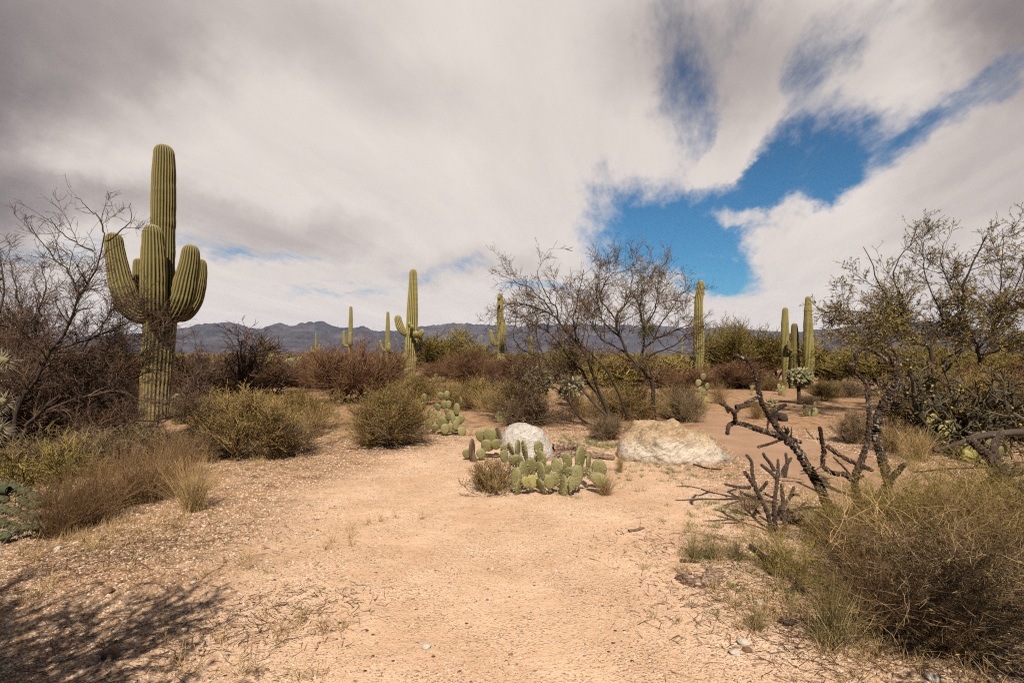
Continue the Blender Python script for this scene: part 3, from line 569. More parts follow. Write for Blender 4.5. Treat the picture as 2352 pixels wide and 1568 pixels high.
darkbare = Kind('bare_tree', 'tree', 140, 2, 'bark', 'twig_dark', 'twig_dark', n=7, L=1.5, spread=38, l1=70, l2=420, l3=1200, len1=.6, len2=.3, len3=.16, rmin=.0045, r=.03, stem_name='trunk', crown_name='crown')
palo = Kind('palo_verde', 'tree', 180, 3, 'bark', 'twig_green', 'leaf_olive', n=9, L=1.45, spread=48, ragged=.45, l1=170, l2=1300, l3=3200, len1=.6, len2=.34, len3=.24, leaf=5200, leaf_len=.055, leaf_w=.010, up=.16, rmin=.0032, r=.03, stem_name='trunk', crown_name='crown', a=(15, 45))
olive = Kind('bursage_bush', 'bush', 220, 3, 'twig_brown', 'twig_brown', 'leaf_olive', n=60, L=.62, spread=74, ragged=.3, l1=700, l2=2600, l3=3000, len1=.3, len2=.18, len3=.12, leaf=15000, leaf_len=.024, leaf_w=.0055, up=.10, rmin=.0016, r=.005, stem_name='stems', crown_name='foliage', a=(15, 45), t0=.45)
greyb = Kind('dry_bush', 'bush', 260, 2, 'twig_grey', 'twig_grey', 'leaf_dark', n=60, L=.6, spread=75, ragged=.3, l1=700, l2=2600, l3=2600, len1=.3, len2=.18, len3=.1, leaf=3000, leaf_len=.02, leaf_w=.006, up=.07, rmin=.0016, r=.005, crown_name='foliage', a=(15, 50), t0=.3)
def grass(rng, n, L, spread, r=.0016, foot=.06, up=-.10, wig=.07, P=6, heads=0):
    g = Geo(); p, rd = stems((0, 0, 0), n, L, spread, P, wig, up, rng, r, r * .35, foot); tubes(g, p, rd, 3)
    if heads:
        s, d, rr, i, t = spawn(p, rd, heads, .75, 1, 10, 35, rng); leaves(g, s, d, .03, .004, rng)
    return g
class GrassKind:
    def __init__(s, name, cat, mats, seed, k, **kw):
        s.name, s.cat, s.i, s.v = name, cat, 0, []
        for i in range(k):
            g = grass(np.random.default_rng(seed + i), **kw); v = np.concatenate(g.v); s.v.append((g.mesh('blades', mats, smooth=False), np.percentile(v[:, 2], 98), np.percentile(np.abs(v[:, 0]), 96) * 2))
    def place(s, x, yt, yb, wpx, label, group=None, Y=None):
        Y = Y or Yb(yb); c = Wp(x, yb, Y); h = max(.08, Wp(x, yt, Y)[2]); a = s.v[s.i % len(s.v)]; s.i += 1
        o = bpy.data.objects.new(s.name, a[0]); COL.objects.link(o); o.location = (c[0], Y, gz(c[0], Y)); o.rotation_euler = (0, 0, s.i * 2.4)
        sc = wpx / FPX * Y / a[2]; o.scale = (sc, sc, h / a[1]); return tag(o, label, s.cat, group)
dry = GrassKind('dry_grass', 'grass clump', M['straw'], 300, 3, n=420, L=.7, spread=34, heads=200, foot=.05, r=.0020)
drybr = GrassKind('dry_grass', 'grass clump', M['straw_brown'], 320, 3, n=620, L=.7, spread=52, heads=260, foot=.10, r=.0020)
bunch = GrassKind('bunch_grass', 'grass clump', M['bunch'], 340, 2, n=220, L=.3, spread=62, foot=.03, r=.0018)

GB = 'bare brown shrubs behind the clearing'
for a in [(300, 828, 936, 110, 'low bare reddish shrub hard against the huge armed saguaro'), (430, 836, 928, 190, 'wide bare reddish shrub behind the young squat saguaro'),
          (495, 832, 918, 170, 'bare reddish shrub at the foot of the thin dark tree'), (612, 828, 905, 170, 'bare reddish shrub left of the upright fuzzy cholla'),
          (715, 826, 893, 140, 'bare reddish shrub right of the upright fuzzy cholla'), (782, 788, 926, 165, 'big dense bare brown shrub with grey dead lower limbs'),
          (885, 846, 884, 90, 'low bare brown shrub directly left of the tall pale saguaro'), (1012, 834, 878, 90, 'low purplish bare shrub directly right of the tall pale saguaro'),
          (1085, 806, 892, 150, 'bare russet shrub between the palo verde and the knobbly saguaro'), (1190, 818, 884, 140, 'bare russet shrub below the left branches of the mesquite'),
          (1690, 828, 893, 150, 'tangled dead purple-brown brush behind the young squat saguaro on the right'), (1580, 850, 900, 110, 'small bare shrub around the foot of the leaning scarred saguaro')]:
    bare.place(*a, group=GB)
for a in [(30, 790, 975, 190, 'dark bare shrub behind the thorny tree, at the left frame edge'), (150, 800, 965, 200, 'dark bare shrub behind the middle of the thorny tree'), (262, 806, 955, 170, 'dark bare shrub between the thorny tree and the huge saguaro'), (-40, 700, 1000, 190, 'tall dark bare shrub cut by the left frame edge'), (250, 930, 1015, 150, 'low bare shrub in front of the huge armed saguaro, left of it')]:
    bare.place(*a, group=GB)
thorn = Kind('thorn_shrub', 'shrub', 100, 3, 'bark', 'twig_dark', 'twig_dark', n=22, L=1.0, spread=60, l1=380, l2=2600, l3=7000, len1=.55, len2=.30, len3=.19, rmin=.0026, r=.014, a=(15, 55), up=.05, ragged=.35, wig=.17)
for a in [(40, 760, 1025, 210, 'dark thorny shrub filling the left edge under the thorny tree'), (145, 790, 1015, 200, 'dark thorny shrub under the leaning main limb of the thorny tree'), (228, 852, 1004, 130, 'dark thorny shrub in front of the huge saguaro, to its left'), (-70, 740, 1040, 200, 'dark thorny shrub cut off by the left frame edge')]:
    thorn.place(*a, group='dark thorny shrubs at the left edge')
darkbare.place(560, 748, 922, 150, 'thin dark bare tree left of the mountain gap, twigs against the sky')
darkbare.place(455, 768, 935, 120, 'spindly bare tree just right of the huge armed saguaro')
GP = 'green palo verdes along the skyline'
for a in [(1040, 756, 868, 160, 'bushy green palo verde right of the tall pale saguaro'), (1682, 742, 880, 150, 'bushy green palo verde right of the leaning scarred saguaro'),
          (1775, 748, 878, 130, 'brownish palo verde directly left of the saguaro trio'), (1300, 792, 880, 130, 'low green palo verde behind the middle of the mesquite'),
          (1420, 812, 885, 140, 'low green palo verde behind the mesquite trunk'), (1915, 790, 890, 140, 'dull palo verde right of the saguaro trio'),
          (2030, 776, 905, 210, 'dense palo verde behind the leafy mesquite, left half'), (2170, 792, 915, 200, 'dense palo verde behind the leafy mesquite, middle'), (2300, 800, 920, 200, 'dark palo verde behind the leafy mesquite, by the frame edge')]:
    palo.place(*a, group=GP)
GO = 'low olive bushes around the clearing'
for a in [(566, 896, 1046, 250, 'large olive bush with grey-brown skirts right of the huge saguaro'), (690, 893, 985, 150, 'yellowish bush behind the right end of the large olive bush'),
          (882, 888, 1020, 180, 'two-toned bush with green top, left of the upright prickly pear'), (960, 862, 930, 110, 'small olive bush at the foot of the tall pale saguaro'),
          (1078, 866, 936, 130, 'olive bush behind the upright prickly pear'), (1172, 876, 962, 120, 'olive bush left of the trunked cholla'), (480, 902, 985, 130, 'low olive bush just right of the young squat saguaro'),
          (1425, 878, 962, 150, 'yellow-green bush behind the mesquite stems'), (1545, 890, 952, 90, 'sparse olive bush behind the right mesquite trunk'), (1768, 868, 897, 60, 'small olive bush in front of the saguaro trio'),
          (1892, 872, 919, 62, 'small bright green bush right of the trunked fuzzy cholla'), (1700, 865, 890, 60, 'tiny olive bush below the tangled dead brush')]:
    olive.place(*a, group=GO)
GY = 'dry twiggy bushes'
for a in [(330, 975, 1060, 130, 'brown twiggy bush left of the bare sandy patch'), (215, 985, 1085, 170, 'brown twiggy bush under the right limbs of the thorny tree'), (90, 1000, 1100, 170, 'brown twiggy bush under the thorny tree trunk'), (470, 985, 1060, 110, 'brown twiggy bush in front of the left end of the large olive bush'), (1215, 905, 975, 130, 'grey twiggy bush around the flat prickly pear behind the white boulder'), (1962, 938, 1016, 75, 'grey twiggy bush at the far edge of the trail'), (1945, 872, 912, 95, 'tan twiggy bush right of the bright green bush'),
          (1395, 952, 1010, 90, 'tan twiggy bush around the mesquite foot between the boulders'), (640, 950, 1046, 150, 'greyish dry bush skirting the large olive bush on its right'), (900, 945, 1022, 150, 'brown dry bush in front of the two-toned bush'), (1855, 905, 927, 45, 'small dry bush under the trunked fuzzy cholla'),
          (1575, 880, 966, 90, 'spray of thin bare stems rising behind the large tan boulder')]:
    greyb.place(*a, group=GY)
# ------------------------------------------------------------------ mesquites
def mesquite(label, limbs, Y, cv, spec, mt_twig, mt_leaf, seed, jit=.5, rpx=1.0, name='mesquite'):
    """limbs: (points with half width, depth at the end); each is one main branch in its real place"""
    rng = np.random.default_rng(seed); P = 14; pts = []; rad = []
    for pl, r0, r1, y1 in limbs:
        n = len(pl); q = [Wp(*cv(*p), Y + y1 * (k / (n - 1)) ** 1.2) for k, p in enumerate(pl)]
        sc = Y / FPX * math.hypot(*(np.array(cv(1, 0)) - np.array(cv(0, 0))))
        q = resample(q, P); q[1:] += rng.normal(0, .012, (P - 1, 3)); pts.append(q); rad.append(np.linspace(r0 * sc, r1 * sc, P))
    pts = np.array(pts); rad = np.array(rad); f = pts[0, 0].copy(); f[2] = gz(f[0], f[1])
    root = empty(name, tuple(f), label, 'tree'); gt = Geo(); tubes(gt, pts, rad, 8); gt.build('trunk', M['bark'], root)
    gc = Geo(); cur = (pts, rad); rm = spec['rmin']
    for (cnt, ln, t0, a0, a1, up, wig, n) in spec['lv']:
        s, d, rr, i, t = spawn(*cur, cnt, t0, 1, a0, a1, rng)
        if spec.get('thin'):
            z0, z1, pm = spec['thin']; kp = rng.uniform(0, 1, cnt) < np.interp(s[:, 2], (z0, z1), (1, pm)); s, d, rr = s[kp], d[kp], rr[kp]; cnt = len(s)
        q = grow(s, d, ln * rng.uniform(.45, 1.15, cnt), n, wig, up, rng)
        r = taper(cnt, n, np.clip(rr * .6, rm, .014), rm * .8); tubes(gc, q, r, 3 if n < 6 else 4); cur = (q, r)
    if spec.get('leaf'):
        n, ll, lw = spec['leaf']; s, d, rr, i, t = spawn(*cur, n, .1, 1, 20, 70, rng); leaves(gc, s, d, ll * rng.uniform(.6, 1.2, n), lw, rng, 1)
    gc.build('crown', [M[mt_twig], M[mt_leaf]], root, smooth=False); return root
Ym = Yb(986)
SPC = dict(rmin=.0034, lv=[(130, .75, .3, 25, 65, .05, .13, 7), (620, .42, .2, 25, 65, .07, .17, 5), (4200, .2, .15, 25, 65, .08, .2, 4)], leaf=(5000, .045, .011))
mesquite('sprawling bare mesquite with many slanting stems, between the two boulders', [
    ([(1090, 1490), (1030, 1330), (960, 1190), (890, 960), (830, 860), (700, 720), (610, 600), (510, 560), (400, 530), (230, 510)], 15.8, 2.8, -.5),
    ([(1075, 1450), (920, 1270), (770, 1130), (640, 1050), (560, 960), (510, 850), (480, 740), (490, 620)], 13.0, 2.8, .3),
    ([(1100, 1450), (1000, 1300), (800, 1000), (720, 920), (640, 800), (480, 680), (380, 620)], 11.5, 2.8, 1.0),
    ([(1200, 1420), (1120, 1230), (1050, 1060), (930, 920), (830, 830), (770, 680), (790, 560), (830, 350), (850, 250)], 10.1, 2.8, .2),
    ([(1030, 1500), (870, 1450), (770, 1350), (680, 1210), (560, 1160), (440, 1140), (300, 1180)], 10.8, 2.8, -.3),
    ([(1040, 1530), (900, 1480), (760, 1440), (640, 1400), (560, 1430), (430, 1440)], 8.6, 2.8, -.8),
    ([(690, 710), (650, 640), (640, 560), (560, 450), (500, 330), (490, 260)], 7.2, 2.1, -.2),
    ([(560, 960), (420, 900), (340, 860), (300, 760), (330, 600)], 6.5, 2.1, -.4),
    ([(770, 1130), (640, 1140), (500, 1060), (400, 1080), (300, 1060)], 6.5, 2.1, -.6),
    ([(610, 600), (560, 520), (440, 400), (350, 360), (300, 330)], 5.8, 2.1, 0)], Ym, c3, SPC, 'twig_dark', 'leaf_yellow', 501)
SPC2 = dict(rmin=.0034, lv=[(120, .75, .3, 25, 65, .06, .13, 7), (640, .42, .2, 25, 65, .08, .17, 5), (4600, .2, .15, 25, 65, .08, .2, 4)], leaf=(7000, .045, .012))
mesquite('upright bare mesquite with a crooked black trunk behind the tan boulder', [
    ([(1405, 1440), (1400, 1300), (1395, 1180), (1385, 1120), (1330, 1060), (1290, 1010), (1230, 950), (1190, 900), (1150, 790), (1105, 725), (1115, 650), (1112, 560)], 19.2, 6.3, -.2),
    ([(1110, 690), (1115, 600), (1200, 480), (1225, 380), (1235, 300), (1220, 220)], 10.4, 2.1, .3),
    ([(1290, 1010), (1310, 900), (1325, 780), (1320, 690), (1290, 560), (1270, 450), (1300, 300)], 12.0, 2.1, .7),
    ([(1320, 880), (1400, 800), (1480, 770), (1600, 710), (1700, 680)], 9.6, 2.1, .2),
    ([(1310, 950), (1420, 900), (1540, 860), (1620, 800), (1680, 720)], 8.0, 2.1, -.6),
    ([(1190, 900), (1060, 840), (960, 760), (920, 660), (900, 560)], 9.6, 2.1, -.3),
    ([(1150, 790), (1060, 720), (1000, 640), (960, 480), (950, 300)], 8.0, 2.1, .5),
    ([(1115, 650), (1040, 560), (980, 470), (1020, 350), (1100, 260)], 7.2, 2.1, -.5),
    ([(1320, 690), (1400, 600), (1430, 450), (1440, 300)], 7.2, 2.1, 0), ([(1400, 800), (1480, 640), (1560, 540), (1600, 420)], 6.4, 2.1, .4)], Yb(968), c3, SPC2, 'twig_dark', 'leaf_yellow', 502)
o = Geo(); rng = np.random.default_rng(77)                       # the mistletoe clump hanging in the right mesquite
pc = Wp(*c3(1350, 770), Yb(968)); p, rd = stems(pc + np.array((0, 0, .15)), 90, .32, 150, 5, .25, -.1, rng, .005, .003, .05); tubes(o, p, rd, 3)
s, d, rr, i, t = spawn(p, rd, 900, .2, 1, 20, 70, rng); leaves(o, s, d, .05, .013, rng)
tag(o.build('mistletoe', M['leaf_dark'], loc=tuple(pc)), 'dark ball of mistletoe hanging in the upright mesquite', 'mistletoe')
Yl = 7.6
SPL = dict(thin=(2.4, 3.4, .55), rmin=.0026, lv=[(380, .55, .12, 20, 60, .05, .13, 7), (3000, .28, .12, 25, 65, .05, .17, 5), (14000, .15, .12, 25, 65, .06, .2, 4)])
mesquite('dense dark thorny bare tree filling the left edge, branches over the saguaro', [
    ([(80, 1560), (75, 1400), (150, 1250), (250, 1090), (330, 970), (380, 830), (440, 730), (490, 620), (505, 520)], 10.5, 2.4, -.3),
    ([(380, 830), (340, 720), (260, 640), (200, 560), (150, 480)], 5.0, 1.2, -.4), ([(450, 610), (340, 545), (270, 500), (240, 450)], 4.3, 1.2, -.3),
    ([(500, 520), (480, 450), (420, 400), (370, 350)], 3.7, 1.2, 0), ([(510, 560), (580, 510), (630, 460), (625, 370)], 3.7, 1.2, 0),
    ([(80, 1560), (160, 1420), (330, 1330), (560, 1285), (700, 1330), (840, 1310), (980, 1260)], 7.4, 1.8, .5),
    ([(150, 1560), (490, 1450), (700, 1430), (860, 1400), (980, 1340)], 5.6, 1.8, -.2),
    ([(75, 1400), (100, 1300), (300, 1180), (500, 1130), (650, 1060), (780, 1060)], 6.2, 1.8, .4),
    ([(60, 1500), (-30, 1350), (-60, 1100), (0, 900), (20, 750), (-20, 600)], 8.7, 2.4, .3), ([(70, 1400), (60, 1200), (100, 1000), (80, 800), (40, 640)], 7.4, 1.8, .9),
    ([(100, 1330), (180, 1150), (170, 950), (220, 800), (200, 680)], 7.4, 1.8, 1.2), ([(120, 1450), (330, 1250), (420, 1050), (520, 930), (540, 800)], 6.8, 1.8, 1.0),
    ([(60, 1560), (200, 1440), (420, 1380), (640, 1230), (760, 1180), (900, 1240)], 5.6, 1.8, 1.2), ([(20, 1450), (-100, 1250), (-160, 1000), (-150, 800)], 7.4, 1.8, 1.3),
    ([(110, 1350), (280, 1220), (430, 1200), (600, 1180), (700, 1080), (720, 960)], 6.2, 1.8, 1.6), ([(250, 1090), (400, 1040), (560, 980), (640, 930), (680, 860)], 5.6, 1.2, .7),
    ([(90, 1500), (220, 1360), (400, 1260), (540, 1120), (600, 980)], 5.6, 1.8, .8)], Yl, c1, SPL, 'twig_dark', 'twig_red', 503, name='bare_tree')
SPR = dict(thin=(2.0, 3.6, .50), rmin=.0046, lv=[(230, .80, .15, 25, 60, .06, .13, 7), (1500, .5, .2, 25, 60, .05, .16, 5), (5600, .28, .15, 25, 60, .06, .2, 4)], leaf=(26000, .085, .018))
Yr = 13.0
mesquite('spreading mesquite with sparse yellow-green leaves above the cholla thicket', [
    ([(930, 1300), (925, 1130), (905, 960), (930, 900), (1000, 850), (1090, 800), (1150, 740), (1140, 600), (1190, 480), (1230, 380), (1290, 260)], 13.6, 3.5, -.3),
    ([(925, 1100), (880, 980), (770, 920), (680, 810), (620, 700), (540, 560), (500, 430), (440, 330)], 9.9, 2.1, -.4),
    ([(1000, 850), (900, 870), (780, 870), (700, 830), (560, 790), (440, 790), (350, 770), (290, 775)], 7.4, 2.1, -.8),
    ([(780, 920), (640, 880), (520, 850), (400, 860), (320, 855)], 6.2, 2.1, -1.0), ([(700, 830), (720, 680), (650, 560), (690, 400), (760, 320), (820, 180)], 6.2, 2.1, .3),
    ([(1150, 740), (1080, 660), (1020, 540), (980, 420), (1010, 280)], 6.2, 2.1, .2), ([(1250, 1300), (1240, 1050), (1200, 950), (1130, 860), (1090, 800)], 11.2, 7.0, 0),
    ([(1230, 1050), (1310, 950), (1420, 800), (1480, 660), (1540, 520), (1560, 380)], 8.7, 2.1, .3), ([(1240, 1080), (1400, 1040), (1530, 960), (1640, 880)], 7.4, 2.1, -.4),
    ([(1310, 950), (1380, 780), (1400, 600), (1410, 420), (1420, 260)], 6.2, 2.1, .8), ([(1000, 850), (960, 740), (900, 620), (860, 460), (850, 300)], 5.6, 2.1, .6), ([(1420, 800), (1560, 700), (1660, 560), (1700, 400)], 5.6, 2.1, 0)], Yr, c5, SPR, 'twig_dark', 'leaf_yellow', 504)
# unseen trees by the viewer: left ones shade the left foreground, right pair added to darken the right bushes
for (x, y, sc, seed) in [(-2.3, -.7, 1.35, 610), (-3.5, .2, 1.3, 611), (3.3, .3, 1.3, 614), (4.5, 1.3, 1.2, 615), (-3.2, .8, 1.25, 616), (-4.7, 1.2, 1.15, 617)]:
    rng = np.random.default_rng(seed); gs, gc = brush(rng, n=12, L=2.3 * sc, spread=34, r=.03, l1=160, l2=1100, l3=4200, len1=.8, len2=.42, len3=.22, rmin=.006, leaf=15000, leaf_len=.07, leaf_w=.024)
    r = empty('mesquite', (x, y, 0), 'bare mesquite standing beside the viewer, outside the picture', 'tree', 'mesquites beside the viewer')
    for gg, nm in ((gs, 'trunk'), (gc, 'crown')):
        ch = bpy.data.objects.new(nm, gg.mesh(nm, [M['bark'], M['leaf_yellow']], False)); COL.objects.link(ch); ch.parent = r
# ------------------------------------------------------------------ prickly pears
def pad(g, c, up, nor, wd, h, rng, spines=0, m=0, ms=1, sl=.035):
    up = nrm(up); nor = nrm(nor - up * np.dot(nor, up)); si = np.cross(up, nor); nu, nv = 16, 9; V = []
    th = np.arange(nu) / nu * 2 * np.pi
    for j in range(nv):
        a = -math.pi / 2 + math.pi * j / (nv - 1)
        for q in th:
            z = math.sin(q); x = math.cos(q) * (0.86 + .14 * z) ; k = math.cos(a)
            bulge = math.sin(a) * (wd * .09 + .006) ; rr = k ** .55 if k > 0 else 0
            V.append(c + si * (x * wd / 2 * rr) + up * (z * h / 2 * rr) + nor * bulge)
    V = np.array(V); idx = np.arange(nu * nv).reshape(nv, nu); nx = np.roll(idx, -1, 1)
    g.add(V, np.stack([idx[:-1], nx[:-1], nx[1:], idx[1:]], -1).reshape(-1, 4), m)
    if spines:
        n = spines; q = rng.uniform(0, 2 * np.pi, n); r = np.sqrt(rng.uniform(.02, 1.0, n)); r[: n // 3] = 1.0
        x = np.cos(q) * (.8 + .2 * np.sin(q)) * r; z = np.sin(q) * r; sg = rng.choice([-1, 1], n)
        p = c + si * (x * wd / 2)[:, None] + up * (z * h / 2)[:, None] + nor * (sg * (wd * .09) * np.sqrt(np.maximum(0, 1 - r ** 2)))[:, None]
        d = nor * (sg * (1.15 - r))[:, None] + si * (x * .9)[:, None] + up * (z * .9)[:, None] + rng.normal(0, .35, (n, 3)); leaves(g, p, d, sl * rng.uniform(.6, 1.3, n), .0050, rng, ms)
def pear(label, pads, Y, cv, spines=0, mt='pad', dmap=None, seed=1, group='prickly pears', yellow=(), dead=()):
    """pads: (x, y, width, height, lean in degrees); a narrow pad is one seen nearly edge on"""
    rng = np.random.default_rng(seed); sc = Y / FPX * math.hypot(*(np.array(cv(1, 0)) - np.array(cv(0, 0))))
    ys = [p[1] + p[3] / 2 for p in pads]; f = Wp(*cv(np.mean([p[0] for p in pads]), max(ys)), Y)
    root = empty('prickly_pear', (f[0], Y, gz(f[0], Y)), label, 'prickly pear', group)
    for k, (x, y, pw, ph, lean) in enumerate(pads):
        yo = (max(ys) - (y + ph / 2)) / max(1, max(ys) - min(p[1] for p in pads)) * (dmap or .45) + rng.uniform(-.09, .09)
        c = Wp(*cv(x, y), Y + yo); full = max(pw, ph * .68); yaw = math.acos(max(.16, min(1, pw / full))) * (1 if k % 2 else -1)
        if pw >= full * .99: yaw = rng.uniform(-.35, .35)
        a = math.radians(lean + rng.uniform(-9, 9)); up = np.array((math.sin(a), -.14 + rng.uniform(-.25, .25), math.cos(a))); nor = np.array((math.sin(yaw) , -math.cos(yaw), .05))
        c[2] = max(c[2], ph * sc * .33)
        g = Geo(); m = 'pad_yellow' if k in yellow else 'pad_dead' if k in dead else mt; pad(g, c, up, nor, full * sc * 1.30 * (1 + yo / Y) * rng.uniform(.88, 1.1), ph * sc * 1.32 * (1 + yo / Y) * rng.uniform(.9, 1.08), rng, spines); g.build('pad', [M[m], M['spine']], root)
    return root
FG = [(660, 165, 130, 110, 0), (650, 285, 130, 150, 0), (760, 185, 70, 210, -4), (865, 165, 68, 220, 6), (975, 205, 60, 250, -3), (1195, 175, 130, 200, 0), (1235, 335, 120, 230, -10), (838, 360, 190, 190, 0), (838, 640, 150, 240, 6),
      (880, 775, 95, 240, 10), (1080, 455, 190, 260, -4), (965, 525, 110, 270, -12), (1230, 530, 110, 240, -6), (1095, 690, 170, 190, 20), (1240, 770, 120, 260, -14), (1335, 500, 120, 140, 0), (1470, 440, 170, 190, 0), (1560, 530, 100, 190, 0),
      (1645, 370, 130, 210, -6), (1842, 330, 150, 310, 8), (1672, 550, 130, 170, 0), (1795, 600, 165, 250, 0), (1910, 535, 85, 130, 0), (1975, 400, 58, 260, 3), (2138, 470, 250, 190, 62), (2132, 645, 190, 240, 118), (1578, 770, 85, 300, 0), (1668, 740, 105, 210, 8),
      (1370, 690, 180, 200, -8), (1000, 700, 120, 180, -20), (1985, 570, 60, 130, 10), (1450, 640, 130, 180, 0), (1150, 330, 60, 90, 0), (1720, 720, 130, 170, 0)]
pear('spiny green prickly pear in front of the white boulder, in the open sand', FG, Yb(1140), cP, spines=80, seed=5, dmap=.55, yellow=(13, 27, 29))
pear('brown drying prickly pear left of the white boulder', [(405, 440, 62, 74, -8), (470, 440, 90, 92, 0), (527, 450, 42, 130, 3), (452, 510, 84, 74, 30), (515, 500, 80, 60, 0), (340, 545, 30, 140, -4), (308, 570, 60, 66, -20), (405, 568, 60, 60, 0), (350, 605, 110, 36, 70)],
     Yb(1058), c7, spines=34, seed=6, dmap=.3, dead=(2, 5, 8))
pear('upright pale prickly pear at the far left rim of the clearing', [(1365, 1260, 42, 58, 0), (1312, 1310, 56, 62, -8), (1357, 1318, 36, 52, 6), (1332, 1350, 46, 60, 0), (1525, 1310, 52, 54, -10), (1557, 1308, 40, 56, 8), (1543, 1366, 34, 52, 0), (1620, 1345, 56, 72, 6), (1651, 1285, 17, 66, 0), (1612, 1392, 42, 54, 10),
     (1425, 1425, 48, 72, 0), (1500, 1450, 78, 80, 0), (1542, 1430, 40, 62, 0), (1590, 1415, 42, 62, -8), (1650, 1426, 52, 66, 12), (1612, 1470, 42, 62, 0), (1661, 1520, 66, 62, 10), (1382, 1415, 50, 56, 0), (1495, 1240, 46, 46, -10), (1543, 1226, 42, 46, 10), (1570, 1490, 50, 60, 0), (1450, 1490, 50, 50, 0), (1325, 1400, 60, 66, -6), (1400, 1460, 56, 62, 4), (1530, 1500, 60, 62, -8), (1480, 1400, 54, 60, 8), (1345, 1440, 56, 60, 10), (1620, 1440, 50, 62, -6), (1420, 1370, 46, 54, 0), (1560, 1400, 46, 60, 6), (1470, 1330, 44, 52, -8)], Yb(1000), c2, seed=7, spines=14)
pear('flat prickly pear under the grey bush behind the white boulder', [(200, 1410, 70, 80, -10), (245, 1430, 50, 60, 10), (330, 1415, 60, 60, 0), (420, 1400, 55, 80, 6), (440, 1370, 40, 70, 0), (380, 1430, 60, 50, 0), (470, 1420, 50, 60, 10)], Yb(973), c3, seed=8)
pear('tall yellowed prickly pear at the far corner of the trail', [(350, 1250, 42, 50, 0), (352, 1300, 50, 54, 0), (320, 1280, 50, 60, -8), (310, 1230, 46, 56, 0), (355, 1190, 44, 50, 6), (320, 1170, 46, 50, -6), (375, 1140, 44, 50, 0), (300, 1110, 46, 50, 0), (340, 1060, 44, 50, 0)], Yb(939), c4, seed=9, yellow=(0, 1, 2), mt='pad')
pear('small prickly pear in front of the saguaro trio', [(985, 1190, 34, 46, 0), (1010, 1160, 34, 46, 8), (975, 1145, 34, 46, -8), (1020, 1200, 24, 32, 0)], Yb(908), c4, seed=10)
pear('stubby prickly pear with two upright ears on the bare sand', [(1200, 1350, 60, 60, -20), (1270, 1355, 60, 60, 10), (1196, 1315, 26, 50, -20), (1270, 1305, 36, 60, 4), (1240, 1365, 60, 40, 0), (1252, 1330, 16, 50, -30)], Yb(955), c4, seed=12, dead=(5,))
pear('single upright pad beside the young squat saguaro', [(748, 1160, 32, 42, 0), (746, 1195, 14, 34, 0)], Yb(906), c4, seed=13)
pear('yellow-green prickly pear standing in tan grass at the trail', [(1535, 550, 88, 62, -75), (1630, 605, 110, 92, -55), (1715, 555, 76, 66, 60), (1640, 670, 26, 70, 0)], Yb(1042), c6, seed=14, spines=20, yellow=(0, 1, 3))
pear('prickly pear below the black fallen limb by the thicket', [(1850, 640, 66, 50, 0), (1880, 670, 100, 50, 60), (1770, 740, 90, 110, -28), (1835, 765, 80, 70, -40), (1990, 750, 76, 80, 20), (1770, 795, 100, 50, 70)], Yb(1062), c6, seed=15, spines=20, yellow=(0, 2, 3, 5))
pear('prickly pear hidden behind the dark thorny tree', [(520, 460, 44, 60, 0), (580, 430, 46, 56, 8), (640, 400, 44, 54, 0), (700, 420, 46, 56, -8), (760, 440, 46, 56, 0), (830, 450, 50, 60, 0), (800, 500, 46, 50, 0), (690, 480, 46, 50, 0), (600, 500, 46, 50, 0)], Yb(962), c8, seed=16)
pear('small prickly pear at the right foot of the tall pale saguaro', [(1490, 1112, 34, 40, 0), (1515, 1110, 30, 36, 10), (1460, 1090, 34, 40, -10), (1475, 1150, 34, 40, 0), (1440, 1120, 30, 36, 0)], Yb(888), c2, seed=17)
pear('prickly pear clump far back beneath the leafy mesquite', [(1270, 570, 40, 46, 0), (1320, 540, 40, 46, 0), (1400, 545, 44, 50, 0), (1430, 570, 36, 46, 10), (1240, 600, 36, 40, 0), (1360, 600, 36, 40, 0), (1230, 640, 30, 40, 0)], Yb(892), lambda x, y: (1665.2 + .1953 * x, 746.5 + .1953 * y), seed=18)
r_ = pear('half dead prickly pear with one orange pad, beside the dry bushes', [(565, 1315, 46, 34, 70), (523, 1325, 26, 50, 15), (530, 1420, 70, 50, 40), (690, 1300, 40, 46, 0), (680, 1390, 46, 50, 0), (400, 1280, 26, 44, 0), (480, 1290, 34, 44, 0)], Yb(970), c2, seed=19)
for ch in r_.children[:2]: ch['label'] = 'bright orange dead pad'; ch.data.materials[0] = M['pad_orange']
pear('yellow pad at the foot of the huge armed saguaro', [(1015, 575, 50, 44, 0), (985, 600, 60, 30, 0)], Yb(984), c8, seed=20, yellow=(0,))
